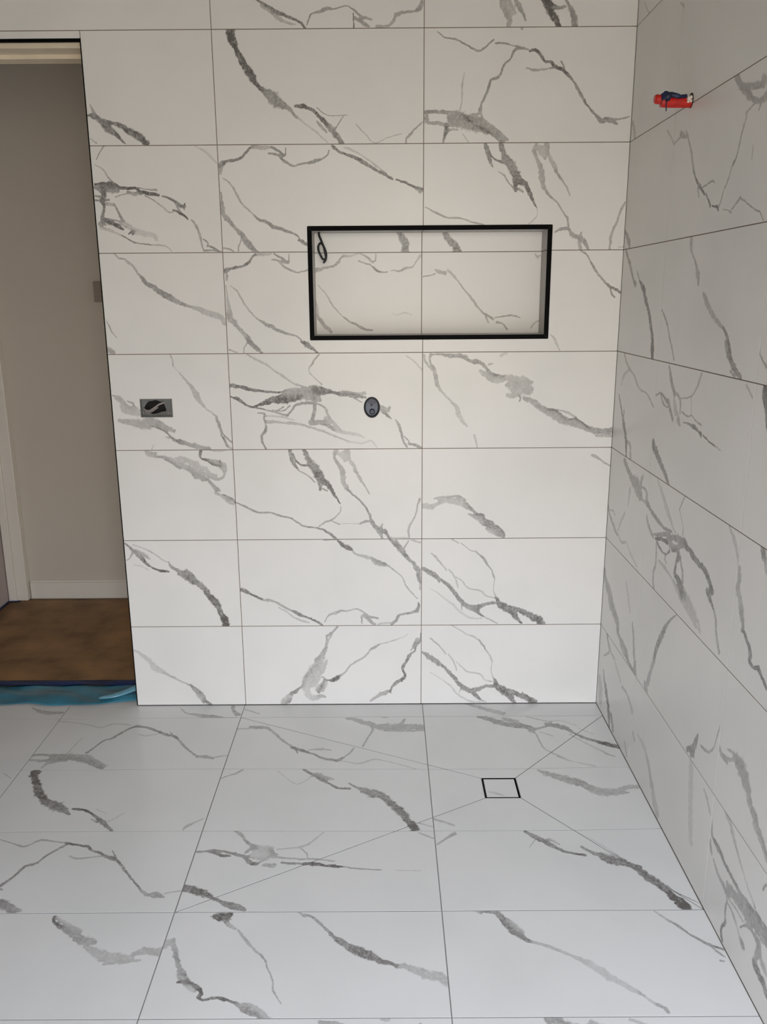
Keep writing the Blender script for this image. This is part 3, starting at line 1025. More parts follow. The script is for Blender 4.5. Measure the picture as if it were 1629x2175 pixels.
M_TILE = tile_material('marble_print_porcelain', (0.80, 0.785, 0.76), 0.33)
M_RTILE = tile_material('shaded_grey_reveal_tile', (0.47, 0.455, 0.43), 0.45)  # greyish tile, base darkened further to hold the shade on the niche reveals
M_FTILE = tile_material('marble_print_floor_porcelain', (0.71, 0.71, 0.695), 0.22)
M_GROUT = mat('wall_grout', (0.21, 0.165, 0.13), 0.9, noise=0.12, nscale=30)
M_FGROUT = mat('floor_grout', (0.19, 0.185, 0.175), 0.9, noise=0.12, nscale=30)
M_BLACK = mat('black_anodised_trim', (0.003, 0.003, 0.0035), 0.5, spec=0.04)
M_DARK = mat('dark_cavity', (0.02, 0.019, 0.018), 0.9)
M_PAINT = mat('hall_paint', (0.56, 0.515, 0.45), 0.65, noise=0.02, nscale=2.0, bump=0.08, bscale=120)
M_WOOD = mat('white_gloss_woodwork', (0.70, 0.67, 0.61), 0.4, noise=0.02)
M_CREAM = mat('primed_door_lining', (0.78, 0.68, 0.52), 0.5, noise=0.05, nscale=20)
M_CEIL = mat('ceiling_plaster', (0.52, 0.47, 0.39), 0.8, noise=0.02)
M_RENDER = mat('bare_plaster', (0.14, 0.120, 0.095), 0.85, noise=0.08, nscale=5)


# ------------------------------------------------------------------ helpers
def link(name, verts, faces, m=None, parent=None, kind=None, label=None, cat=None, group=None, smooth=False):
    me = bpy.data.meshes.new(name)
    me.from_pydata([tuple(v) for v in verts], [], faces)
    me.update()
    if m:
        me.materials.append(m)
    if smooth:
        for p in me.polygons:
            p.use_smooth = True
    o = bpy.data.objects.new(name, me)
    COL.objects.link(o)
    if parent:
        o.parent = parent
        o.matrix_parent_inverse = parent.matrix_world.inverted()
    for k, v in (('kind', kind), ('label', label), ('category', cat), ('group', group)):
        if v:
            o[k] = v
    return o


def empty(name, loc, label, cat, group=None):
    o = bpy.data.objects.new(name, None)
    COL.objects.link(o)
    o.location = loc
    o.matrix_world = Matrix.Translation(loc)
    o.empty_display_size = 0.05
    o['label'] = label
    o['category'] = cat
    if group:
        o['group'] = group
    return o


def box(x0, x1, y0, y1, z0, z1):
    v = [(x, y, z) for x in (x0, x1) for y in (y0, y1) for z in (z0, z1)]
    f = [(0, 1, 3, 2), (4, 6, 7, 5), (0, 4, 5, 1), (2, 3, 7, 6), (0, 2, 6, 4), (1, 5, 7, 3)]
    return v, f


def join(*parts):
    V, Fc = [], []
    for v, f in parts:
        k = len(V)
        V += list(v)
        Fc += [tuple(i + k for i in q) for q in f]
    return V, Fc


def bevel(o, w, seg=2):
    b = o.modifiers.new('bevel', 'BEVEL')
    b.width = w
    b.segments = seg
    b.limit_method = 'ANGLE'
    return o


def tube(path, r, n=10, closed_ends=True):
    """tube along a smooth path; r a number or a list"""
    P = [Vector(p) for p in path]
    V, Fc = [], []
    up = Vector((0.13, 0.31, 0.94))
    for i, p in enumerate(P):
        t = (P[min(i + 1, len(P) - 1)] - P[max(i - 1, 0)]).normalized()
        a = up - t * up.dot(t)
        if a.length < 1e-4:
            a = t.cross(Vector((1, 0.3, 0)))
        a.normalize()
        b = t.cross(a)
        rr = r[i] if isinstance(r, (list, tuple)) else r
        for k in range(n):
            w = 2 * math.pi * k / n
            V.append(p + (a * math.cos(w) + b * math.sin(w)) * rr)
        up = a
    for i in range(len(P) - 1):
        for k in range(n):
            k2 = (k + 1) % n
            Fc.append((i * n + k, i * n + k2, (i + 1) * n + k2, (i + 1) * n + k))
    if closed_ends:
        Fc.append(tuple(range(n))[::-1])
        Fc.append(tuple((len(P) - 1) * n + k for k in range(n)))
    return V, Fc


def spline(pts, sub=6):
    P = [np.array(p, float) for p in pts]
    P = [2 * P[0] - P[1]] + P + [2 * P[-1] - P[-2]]
    out = []
    for i in range(1, len(P) - 2):
        for s in range(sub):
            t = s / sub
            a, b, c, d_ = P[i - 1], P[i], P[i + 1], P[i + 2]
            out.append(0.5 * ((2 * b) + (c - a) * t + (2 * a - 5 * b + 4 * c - d_) * t * t + (3 * b - a - 3 * c + d_) * t ** 3))
    out.append(P[-2])
    return out


# ------------------------------------------------------------------ marble prints
rng = random.Random(7)


def parse(txt):
    out = []
    for ln in txt.strip().split('\n'):
        s, pts = ln.split(':')
        pts = [tuple(float(c) for c in q.split(',')) for q in pts.split()]
        out.append((int(s) / 100.0, [(x / 2000, y / 2000, r / 4000) for x, y, r in pts]))
    return out


def refine(vein):
    """centre line resampled on a smooth curve, with a little natural wander"""
    s, pts = vein
    if sum(p[2] for p in pts) / len(pts) < 0.0022:
        s = min(1.0, s * 1.25)
    out = []
    P = [np.array(p) for p in pts]
    Q = [2 * P[0] - P[1]] + P + [2 * P[-1] - P[-2]]
    for i in range(1, len(Q) - 2):
        L = np.hypot(*(Q[i + 1] - Q[i])[:2])
        n = max(1, int(round(L / 0.008)))
        for k in range(n):
            t = k / n
            a, b, c, d_ = Q[i - 1], Q[i], Q[i + 1], Q[i + 2]
            p = 0.5 * ((2 * b) + (c - a) * t + (2 * a - 5 * b + 4 * c - d_) * t * t + (3 * b - a - 3 * c + d_) * t ** 3)
            p[2] = b[2] * (1 - t) + c[2] * t
            if out:
                j = 0.0006 + 0.10 * p[2]
                p = p + np.array([rng.uniform(-j, j), rng.uniform(-j, j), 0])
                p[2] *= rng.uniform(0.90, 1.10)
            out.append(p)
    out.append(P[-1].copy())
    out = np.array(out)
    out[:, 2] = out[:, 2] * 1.45 + 0.0003
    return s, out


RAW = {k: [refine(v) for v in parse(t)] for k, t in VEINS.items()}


def mid(v):
    p = v[1]
    L = np.r_[0, np.cumsum(np.hypot(*np.diff(p[:, :2], axis=0).T))]
    i = int(np.searchsorted(L, L[-1] / 2))
    return p[min(i, len(p) - 1), :2]


def veins_in(surf, u0, u1, v0, v1):
    out = []
    for v in RAW[surf]:
        m = mid(v)
        if u0 <= m[0] < u1 and v0 <= m[1] < v1:
            out.append(v)
    return out


def shifted(vs, du, dv):
    return [(s, p + np.array([du, dv, 0])) for s, p in vs]


def clip_poly(poly, nx, ny, c):
    """keep nx*x + ny*y <= c"""
    out = []
    for i in range(len(poly)):
        a, b = poly[i], poly[(i + 1) % len(poly)]
        da, db = nx * a[0] + ny * a[1] - c, nx * b[0] + ny * b[1] - c
        if da <= 0:
            out.append(a)
        if (da < 0 < db) or (db < 0 < da):
            t = da / (da - db)
            out.append((a[0] + (b[0] - a[0]) * t, a[1] + (b[1] - a[1]) * t))
    return out


def rect(u0, u1, v0, v1):
    return [(u0, v0), (u1, v0), (u1, v1), (u0, v1)]


def in_poly(p, poly):
    c = False
    for i in range(len(poly)):
        a, b = poly[i], poly[i - 1]
        if (a[1] > p[1]) != (b[1] > p[1]) and p[0] < (b[0] - a[0]) * (p[1] - a[1]) / (b[1] - a[1]) + a[0]:
            c = not c
    return c


def tile(name, poly, veins, mapf, m, parent, holes=(), th=TH, label=None):
    V, E = [], []
    V += [Vector(p) for p in poly]
    E += [(i, (i + 1) % len(poly)) for i in range(len(poly))]
    lo = np.min(np.array(poly), 0) - 0.02
    hi = np.max(np.array(poly), 0) + 0.02
    for h in holes:
        k = len(V)
        V += [Vector(p) for p in h]
        E += [(k + i, k + (i + 1) % len(h)) for i in range(len(h))]
    used = []
    for s, P in veins:
        if (P[:, 0].max() < lo[0] or P[:, 0].min() > hi[0] or P[:, 1].max() < lo[1] or P[:, 1].min() > hi[1]):
            continue
        used.append((s, P))
        C = P[:, :2]
        T = np.gradient(C, axis=0)
        T /= np.maximum(np.hypot(T[:, 0], T[:, 1]), 1e-9)[:, None]
        N = np.stack([-T[:, 1], T[:, 0]], 1)
        R = P[:, 2:3]
        rows = [C, C + N * R * 1.03, C - N * R * 1.03]
        k = len(V)
        n = len(C)
        for q in rows:
            V += [Vector(p) for p in q]
        for r_ in range(3):
            E += [(k + r_ * n + i, k + r_ * n + i + 1) for i in range(n - 1)]
        # rounded tips
        for q, sg, i0, i1, i2 in ((0, -1, k, k + n, k + 2 * n), (-1, 1, k + n - 1, k + 2 * n - 1, k + 3 * n - 1)):
            a = len(V)
            V += [Vector(C[q] + sg * T[q] * R[q] * 1.05), Vector(C[q] + (sg * T[q] + N[q]) * R[q] * .78), Vector(C[q] + (sg * T[q] - N[q]) * R[q] * .78)]
            E += [(a, i0), (a, a + 1), (a + 1, i1), (a, a + 2), (a + 2, i2), (a + 1, i0), (a + 2, i0)]
    if used:
        gx = np.arange(lo[0] + .03, hi[0] - .025, 0.024)
        gy = np.arange(lo[1] + .03, hi[1] - .025, 0.024)
        V += [Vector((x, y)) for x in gx for y in gy if in_poly((x, y), poly)]
    res = delaunay_2d_cdt(V, E, [], 0, 1e-5)
    vv, ff = res[0], res[2]
    vv = np.array([tuple(v) for v in vv])
    tris = []
    for f in ff:
        c = vv[list(f)].mean(0)
        if not in_poly(c, poly) or any(in_poly(c, h) for h in holes):
            continue
        tris.append(tuple(f))
    # vein fields at the vertices
    t = np.zeros(len(vv))
    s_ = np.zeros(len(vv))
    w_ = np.zeros(len(vv))
    for s, P in used:
        A, B = P[:-1], P[1:]
        d_ = B[:, :2] - A[:, :2]
        L2 = np.maximum((d_ ** 2).sum(1), 1e-12)
        for c0 in range(0, len(vv), 4000):
            X = vv[c0:c0 + 4000]
            w = ((X[:, None, :] - A[None, :, :2]) * d_[None]).sum(2) / L2[None]
            w = np.clip(w, 0, 1)
            q = A[None, :, :2] + d_[None] * w[..., None]
            dist = np.hypot(X[:, None, 0] - q[..., 0], X[:, None, 1] - q[..., 1])
            R = A[None, :, 2] * (1 - w) + B[None, :, 2] * w
            val = np.clip(1 - dist / R, 0, 1).max(1)
            near = np.clip(1.6 - dist / R, 0, None).max(1)
            t[c0:c0 + 4000] = np.maximum(t[c0:c0 + 4000], val)
            wt = (near * s) ** 3
            s_[c0:c0 + 4000] += wt * s
            w_[c0:c0 + 4000] += wt
    s_ = np.where(w_ > 1e-9, s_ / np.maximum(w_, 1e-9), 0)
    # border edges
    cnt = {}
    for f in tris:
        for i in range(len(f)):
            e_ = (f[i], f[(i + 1) % len(f)])
            cnt[tuple(sorted(e_))] = cnt.get(tuple(sorted(e_)), 0) + 1
    border = [(f[i], f[(i + 1) % len(f)]) for f in tris for i in range(len(f)) if cnt[tuple(sorted((f[i], f[(i + 1) % len(f)])))] == 1]
    n = len(vv)
    verts = [mapf(x, y, 0.0) for x, y in vv]
    bi = sorted({i for e_ in border for i in e_})
    bmap = {i: n + k for k, i in enumerate(bi)}
    verts += [mapf(vv[i][0], vv[i][1], -th) for i in bi]
    faces = list(tris) + [(b, a, bmap[a], bmap[b]) for a, b in border]
    # keep outward orientation of the front
    a, b, c = [Vector(verts[i]) for i in tris[0][:3]]
    outw = Vector(mapf(*vv[tris[0][0]], 1.0)) - Vector(mapf(*vv[tris[0][0]], 0.0))
    if (b - a).cross(c - a).dot(outw) < 0:
        faces = [tuple(reversed(f)) for f in faces]
    o = link(name, verts, faces, m, parent, label=label)
    me = o.data
    for nm, arr in (('vein', t), ('strength', s_)):
        at = me.attributes.new(nm, 'FLOAT', 'POINT')
        full = np.zeros(len(verts), dtype=np.float32)
        full[:n] = arr
        for k, i in enumerate(bi):
            full[n + k] = arr[i]
        at.data.foreach_set('value', full)
    return o


def map_back(u, v, h):
    return (u, -h, v)


def map_right(u, v, h):
    return (XR - h, -u, v)


# the shower floor falls in four planes to the drain
SX0, SX1, SY0, SY1 = -0.6030, XR, YJ[0], YJ[3]
QX0, QX1, QY0, QY1 = 0.1565, 0.2555, 0.4510, 0.5510
DROP = 0.006


def fall(u, v):
    s = min((u - SX0) / (QX0 - SX0), (SX1 - u) / (SX1 - QX1), (v - SY0) / (QY0 - SY0), (SY1 - v) / (SY1 - QY1))
    return -DROP * max(0.0, min(1.0, s))


def map_floor(u, v, h):
    return (u, -v, h + fall(u, v))


# ------------------------------------------------------------------ the back wall
GB = 0.0007                               # grout lies this far behind the tile faces
NX0, NX1, NZ0, NZ1 = -0.332, 0.371, 1.239, 1.545      # niche opening
FR = 0.0135                               # trim width
ND = 0.090                                # niche depth
WT = 0.175                                # wall thickness
# cavities behind the cable box, the valve hole
BX = (-0.884, -0.781, 0.9905, 1.0505)
VX, VZ, VA, VB = -0.158, 1.0185, 0.0255, 0.033


def slab_with_holes(x0, x1, z0, z1, y0, y1, holes):
    """a slab with rectangular through-holes, by a grid"""
    xs = sorted({x0, x1, *[h[0] for h in holes], *[h[1] for h in holes]})
    zs = sorted({z0, z1, *[h[2] for h in holes], *[h[3] for h in holes]})
    P = []
    for i in range(len(xs) - 1):
        for k in range(len(zs) - 1):
            cx, cz = (xs[i] + xs[i + 1]) / 2, (zs[k] + zs[k + 1]) / 2
            if any(h[0] < cx < h[1] and h[2] < cz < h[3] for h in holes):
                continue
            P.append(box(xs[i], xs[i + 1], y0, y1, zs[k], zs[k + 1]))
    return join(*P)


v, f = join(
    slab_with_holes(LEFT, XR - .004, 0.004, CEIL, GB, 0.06,
                    [(DL, DX + .002, 0.004, DZ + .004), (NX0 - .002, NX1 + .002, NZ0 - .002, NZ1 + .002), BX,
                     (VX - VA, VX + VA, VZ - VB, VZ + VB)]),
    slab_with_holes(LEFT, XR + .03, -.02, CEIL, 0.06, WT,
                    [(DL, DX + .002, -.02, DZ + .004), (NX0 - .002, NX1 + .002, NZ0 - .002, NZ1 + .002)]),
    box(NX0 - .002, NX1 + .002, ND + .0010, WT, NZ0 - .002, NZ1 + .002))
wall_back = link('wall_back', v, f, M_GROUT, kind='structure')

XC = [-1.2, -0.6, 0.0, XR - .0012 + G]
zr = [CEIL] + ZJ + [0.003 - G]
ell = lambda cx, cz, a, b, n=26: [(cx + a * math.cos(2 * math.pi * k / n), cz + b * math.sin(2 * math.pi * k / n)) for k in range(n)]
for r_ in range(len(zr) - 1):
    z1, z0 = zr[r_] - G, zr[r_ + 1] + G
    for c in range(3):
        x0, x1 = XC[c] + G, XC[c + 1] - G
        vs_ = veins_in('W', XC[c], XC[c + 1] + .02, zr[r_ + 1], zr[r_])
        if c == 0:
            if r_ >= 2:
                x0 = DX
            if r_ == 2:
                tile('tile', rect(XC[0] - .5, DX - 2 * G, DZ, z1), veins_in('W', -1.8, DX, DZ, z1), map_back, M_TILE, wall_back)
                vs_ = [q for q in vs_ if mid(q)[0] > DX]
            if r_ < 2:
                tile('tile', rect(XC[0] - .5, XC[0] - G, z0, z1), [], map_back, M_TILE, wall_back)
        if r_ == 0:
            vs_ = shifted(veins_in('W', XC[c], XC[c + 1] + .02, zr[5], zr[4]), 0, 1.2)
        poly = rect(x0, x1, z0, z1)
        holes = []
        # the niche cuts four tiles
        if c in (1, 2) and z0 < NZ1 + FR and z1 > NZ0 - FR:
            ox0, ox1, oz0, oz1 = NX0 - FR + .001, NX1 + FR - .001, NZ0 - FR + .001, NZ1 + FR - .001
            top = z1 > oz1
            if c == 1:
                poly = ([(x0, z0), (ox0, z0), (ox0, oz1), (x1, oz1), (x1, z1), (x0, z1)] if top else
                        [(x0, z0), (x1, z0), (x1, oz0), (ox0, oz0), (ox0, z1), (x0, z1)])
            else:
                poly = ([(ox1, z0), (x1, z0), (x1, z1), (x0, z1), (x0, oz1), (ox1, oz1)] if top else
                        [(x0, z0), (x1, z0), (x1, z1), (ox1, z1), (ox1, oz0), (x0, oz0)])
        if x0 < -.88 < x1 and z0 < 1.02 < z1:
            holes = [rect(BX[0] + .001, BX[1] - .001, BX[2] + .001, BX[3] - .001)]
        if x0 < VX < x1 and z0 < VZ < z1:
            holes = [ell(VX, VZ, VA, VB)]
        tile('tile', poly, vs_, map_back, M_TILE, wall_back, holes)

# niche lining: back tiles and four reveals
map_niche = lambda u, v, h: (u, ND - h, v)
for (a, b) in ((NX0, 0.0), (0.0, NX1)):
    for (c, d_) in ((NZ0, 1.4865), (1.4865, NZ1)):
        tile('tile', rect(a + (G if a == 0 else .0006), b - (G if b == 0 else .0006), c + (G if c > 1.3 else .0006), d_ - (G if d_ < 1.5 else .0006)),
             veins_in('N', a, b, c, d_), map_niche, M_TILE, wall_back, th=0.001)
y0_, y1_ = 0.0005, ND - .0004
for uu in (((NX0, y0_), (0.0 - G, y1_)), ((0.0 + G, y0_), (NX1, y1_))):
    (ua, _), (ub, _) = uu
    tile('tile', rect(ua, ub, y0_, y1_), [], lambda u, v, h: (u, v, NZ0 + h), M_RTILE, wall_back, th=.0018, label='grey lining tile of the niche with its shade painted in')
    tile('tile', rect(ua, ub, y0_, y1_), [], lambda u, v, h: (u, v, NZ1 - h), M_RTILE, wall_back, th=.0018, label='grey lining tile of the niche with its shade painted in')
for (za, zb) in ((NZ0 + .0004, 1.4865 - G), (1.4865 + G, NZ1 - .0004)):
    tile('tile', rect(za, zb, y0_, y1_), [], lambda u, v, h: (NX0 + h, v, u), M_RTILE, wall_back, th=.0018, label='grey lining tile of the niche with its shade painted in')
    tile('tile', rect(za, zb, y0_, y1_), [], lambda u, v, h: (NX1 - h, v, u), M_RTILE, wall_back, th=.0018, label='grey lining tile of the niche with its shade painted in')

# black trim around the niche: four mitred strips
nf = empty('niche_frame', ((NX0 + NX1) / 2, 0, NZ0), 'black metal edge trim framing the recessed wall niche, mitred at its corners', 'frame')


def strip(a, b, c, d_):
    """mitred strip: outer edge a-b, inner edge d-c, in (x, z), with a small bevel to the front"""
    pts = [a, b, c, d_]
    ctr = (sum(p[0] for p in pts) / 4, sum(p[1] for p in pts) / 4)
    inn = [(p[0] + (ctr[0] - p[0]) * 0, p[1]) for p in pts]
    V = [(p[0], 0.004, p[1]) for p in pts] + [(p[0], -0.0022, p[1]) for p in inn]
    return V, [(3, 2, 1, 0), (4, 5, 6, 7), (0, 1, 5, 4), (1, 2, 6, 5), (2, 3, 7, 6), (3, 0, 4, 7)]


oa, ob, oc, od = NX0 - FR, NX1 + FR, NZ0 - FR, NZ1 + FR
g_ = 0.0005
for q in (((oa + g_, od), (ob - g_, od), (NX1 - g_, NZ1), (NX0 + g_, NZ1)), ((oa + g_, oc), (ob - g_, oc), (NX1 - g_, NZ0), (NX0 + g_, NZ0)),
          ((oa, oc + g_), (oa, od - g_), (NX0, NZ1 - g_), (NX0, NZ0 + g_)), ((ob, oc + g_), (ob, od - g_), (NX1, NZ1 - g_), (NX1, NZ0 + g_))):
    V, Fc = strip(*q)
    o = link('trim_strip', V, Fc, M_BLACK, nf)
    bevel(o, 0.0008, 2)

# ------------------------------------------------------------------ the right wall
HY, HZ, HR = 0.4985, 1.7915, 0.0165        # hole of the shower outlet
v, f = join(box(XR + GB, XR + .03, -REAR, 0.0, 0.004, HZ - HR), box(XR + GB, XR + .03, -REAR, 0.0, HZ + HR, CEIL),
            box(XR + GB, XR + .03, -REAR, -HY - HR, HZ - HR, HZ + HR), box(XR + GB, XR + .03, -HY + HR, 0.0, HZ - HR, HZ + HR),
            box(XR + .03, XR + .12, -REAR - .16, WT, 0, CEIL))
wall_right = link('wall_right', v, f, M_GROUT, kind='structure')
UR = [0.0004 - G, 0.3937, 0.9985, 1.603, 2.208, 2.81, 3.42, REAR]
for r_ in range(len(zr) - 1):
    z1, z0 = zr[r_] - G, zr[r_ + 1] + G
    for c in range(len(UR) - 1):
        vs_ = veins_in('R', UR[c] - .01, UR[c + 1], zr[r_ + 1], zr[r_])
        if c >= 3:
            k = 1 if c in (3, 5) else 2
            vs_ = shifted(veins_in('W', XC[k], XC[k + 1], zr[r_ + 1], zr[r_]), UR[c] - XC[k], 0)
        if r_ == 0:
            vs_ = []
        holes = []
        if UR[c] < HY < UR[c + 1] and (z0 < HZ + HR and z1 > HZ - HR):
            pass
        poly = rect(UR[c] + G, UR[c + 1] - G, z0, z1)
        if UR[c] < HY < UR[c + 1] and z0 < HZ - HR * .3 < z1 and z1 > HZ:
            # hole bites the lower edge of the tile above the joint
            arc = [(HY + HR * math.cos(a), HZ + HR * math.sin(a)) for a in np.linspace(0, math.pi, 14)]
            poly = [(poly[0][0], z0), (HY - HR, z0)] + arc[::-1][0:] + [(HY + HR, z0), (poly[1][0], z0), (poly[1][0], z1), (poly[0][0], z1)]
        elif UR[c] < HY < UR[c + 1] and z1 < HZ and z1 > HZ - HR:
            h = z1 - HZ
            w0 = math.sqrt(HR * HR - h * h)
            a0 = math.atan2(h, w0)
            arc = [(HY + HR * math.cos(a), HZ + HR * math.sin(a)) for a in np.linspace(a0, -math.pi - a0, 14)]
            poly = [(poly[0][0], z0), (poly[1][0], z0), (poly[1][0], z1)] + arc + [(poly[0][0], z1)]
        tile('tile', poly, vs_, map_right, M_TILE, wall_right)

# ------------------------------------------------------------------ the floor
floor = link('floor', *join(box(LEFT, QX0 - .002, -REAR, -0.0, -.06, -.0085), box(QX1 + .002, XR + .03, -REAR, -0.0, -.06, -.0085),
                            box(QX0 - .002, QX1 + .002, -QY0 + .002, 0.0, -.06, -.0085), box(QX0 - .002, QX1 + .002, -REAR, -QY1 - .002, -.06, -.0085),
                            box(QX0 - .002, QX1 + .002, -QY1 - .002, -QY0 + .002, -.06, -.05),
                            box(LEFT, XR, 0.0, 0.004, -.06, -.004)), M_FGROUT, kind='structure')


def quad_grout():
    # grout bed just below the tile faces, following the falls
    V, Fc = [], []
    us = sorted({LEFT, SX0, QX0, QX1, SX1})
    ring = [[(SX0, SY0), (SX1, SY0), (SX1, SY1), (SX0, SY1)], [(QX0, QY0), (QX1, QY0), (QX1, QY1), (QX0, QY1)]]
    for rg in ring:
        V += [map_floor(u, v, -GB) for u, v in rg]
    for i in range(4):
        k = (i + 1) % 4
        Fc.append((i, k, 4 + k, 4 + i))
    n = 8
    for (a, b, c, d_) in ((LEFT, SX0, -.004, REAR), (SX0, XR, -.004, SY0), (SX0, XR, SY1, REAR)):
        V += [(a, -c, -GB), (b, -c, -GB), (b, -d_, -GB), (a, -d_, -GB)]
        Fc.append((n, n + 1, n + 2, n + 3))
        n += 4
    Fc = [tuple(reversed(q)) if True else q for q in Fc]
    return V, Fc


link('grout_bed', *quad_grout(), M_FGROUT, floor)
XF = [LEFT, -1.8, -1.2035, -0.6030, 0.0045, XR - .0008 + G]
yr = [0.0] + YJ + [REAR]
FACETS = [  # corner fans between the shower square and the drain
    [(SX0, SY0), (SX1, SY0), (QX1, QY0), (QX0, QY0)], [(SX1, SY0), (SX1, SY1), (QX1, QY1), (QX1, QY0)],
    [(SX1, SY1), (SX0, SY1), (QX0, QY1), (QX1, QY1)], [(SX0, SY1), (SX0, SY0), (QX0, QY0), (QX0, QY1)]]


def inset_clip(poly, facet, g):
    n = len(facet)
    area = sum(facet[i][0] * facet[(i + 1) % n][1] - facet[(i + 1) % n][0] * facet[i][1] for i in range(n))
    sg = 1 if area > 0 else -1
    for i in range(n):
        a, b = facet[i], facet[(i + 1) % n]
        dx, dy = b[0] - a[0], b[1] - a[1]
        L = math.hypot(dx, dy)
        nx, ny = sg * dy / L, -sg * dx / L
        poly = clip_poly(poly, nx, ny, nx * a[0] + ny * a[1] - g)
        if len(poly) < 3:
            return []
    return poly


def area_(p):
    return abs(sum(p[i][0] * p[(i + 1) % len(p)][1] - p[(i + 1) % len(p)][0] * p[i][1] for i in range(len(p)))) / 2


for r_ in range(len(yr) - 1):
    v0, v1 = yr[r_] + G, yr[r_ + 1] - G
    if r_ == 0:
        v0 = 0.0
    for c in range(len(XF) - 1):
        u0, u1 = XF[c] + G, XF[c + 1] - G
        vs_ = veins_in('F', XF[c], XF[c + 1] + .01, yr[r_] - .03, yr[r_ + 1]) if r_ == 0 else veins_in('F', XF[c], XF[c + 1] + .01, yr[r_], yr[r_ + 1])
        if r_ >= 5 and c >= 2 and r_ < 10:
            vs_ = shifted(veins_in('F', XF[c], XF[c + 1] + .01, yr[r_ - 4 if r_ < 9 else 3], yr[r_ - 3 if r_ < 9 else 4]), 0, yr[r_] - yr[r_ - 4 if r_ < 9 else 3])
        base = rect(u0, u1, v0, v1)
        if c >= 3 and 1 <= r_ <= 3:
            for fc in FACETS:
                p = inset_clip(base, fc, G * 1.25)
                if len(p) >= 3 and area_(p) > 2e-5:
                    tile('tile', p, vs_, map_floor, M_FTILE, floor)
        else:
            tile('tile', base, vs_, map_floor, M_FTILE, floor)

tile('tile', rect(DL, DX - .004, -.075, -.0006), [], map_floor, M_FTILE, floor, th=.0028)

# ------------------------------------------------------------------ remaining shell
link('ceiling', *box(LEFT, XR + .12, -REAR - .16, 0.0, CEIL, CEIL + .1), M_CEIL, kind='structure')
link('wall_left', *box(LEFT - .1, LEFT, -REAR - .16, WT, 0, CEIL), M_RENDER, kind='structure')
v, f = join(box(LEFT, OPEN[0], -REAR - .16, -REAR, 0, CEIL), box(OPEN[1], XR, -REAR - .16, -REAR, 0, CEIL),
            box(OPEN[0], OPEN[1], -REAR - .16, -REAR, OPEN[3], CEIL))
link('wall_rear', v, f, M_RENDER, kind='structure')

# hallway beyond the doorway
HB = 1.0766
link('floor_hall', *box(-2.0, XR + .12, .004, HB + .1, -.06, -.003), M_RENDER, kind='structure')
link('wall_hall_far', *box(-1.98, 0.2, HB, HB + .1, -.003, 2.5), M_PAINT, kind='structure')
link('wall_hall_left', *box(-1.98, -1.856, WT, HB, -.003, 2.5), mat('hall_side_paint', (0.42, 0.36, 0.35), 0.6, noise=.03), kind='structure')
link('wall_hall_right', *box(0.2, 0.3, WT, HB + .1, -.003, 2.5), M_PAINT, kind='structure')
link('ceiling_hall', *box(-1.98, 0.3, WT, HB + .1, 2.46, 2.56), M_CEIL, kind='structure')
v, f = join(box(-1.765, 0.2, HB - .014, HB - .0002, 0.0035, 0.082), box(-1.765, 0.2, HB - .010, HB - .0002, 0.082, 0.091))
bevel(link('baseboard_hall', v, f, M_WOOD, kind='structure'), .002)
v, f = box(-1.853, -1.770, HB - .040, HB - .0002, 0.0035, 2.2)
tr = link('trim_1', v, f, M_WOOD, kind='structure')
bevel(tr, .003)
v, f = box(-1.853, -1.818, HB - .052, HB - .0402, 0.0035, 2.2)
bevel(link('moulding', v, f, M_WOOD, tr), .003)

# door lining of the doorway
v, f = join(box(DL - .0, DX - .0035, .012, WT, DZ - .022, DZ + .001))
dr = link('door_1', v, f, M_CREAM, kind='structure')
link('lining_jamb', *box(DX - .0035, DX + .0018, .010, WT, 0.003, DZ + .003), M_CREAM, dr)
link('lining_jamb', *box(DL, DL + .02, .010, WT, 0.003, DZ - .022), M_CREAM, dr)
link('door_stop', *box(DL + .02, DX - .0035, .075, .10, DZ - .034, DZ - .0222), M_CREAM, dr)
v, f = join(box(DX - .0058, DX - .0036, .05, .085, .985, 1.06), box(DX - .0068, DX - .0058, .055, .08, .998, 1.012), box(DX - .0068, DX - .0058, .055, .08, 1.032, 1.046))
link('strike_plate', v, f, mat('strike_steel', (.16, .13, .12), .4, metal=.8), dr, label='dark steel strike plate')
# black tile trim on the doorway edges
et = empty('door_edge_trim', (DX, 0, 0), 'thin black metal tile edging along the right side and head of the doorway', 'trim')
link('vertical_strip', *box(DX - .0030, DX - .0004, -.0012, .010, 0.003, DZ), M_BLACK, et)
v, f = join(box(DL, DX - .0004, .0005, .010, DZ - .0085, DZ - .0008))
link('head_strip', v, f, M_BLACK, et)

# ------------------------------------------------------------------ hall things
sp = empty('light_switch', (-1.295, HB, 1.38), 'grey brown light switch plate on the hallway wall, half hidden by the doorway edge', 'switch')
M_SW = mat('switch_plastic', (.30, .25, .22), .4)
bevel(link('plate', *box(-1.353, -1.237, HB - .010, HB - .0003, 1.339, 1.424), M_SW, sp), .003, 3)
link('rocker', *box(-1.325, -1.300, HB - .0135, HB - .0101, 1.363, 1.400), M_SW, sp)
link('rocker', *box(-1.290, -1.265, HB - .0135, HB - .0101, 1.363, 1.400), M_SW, sp)

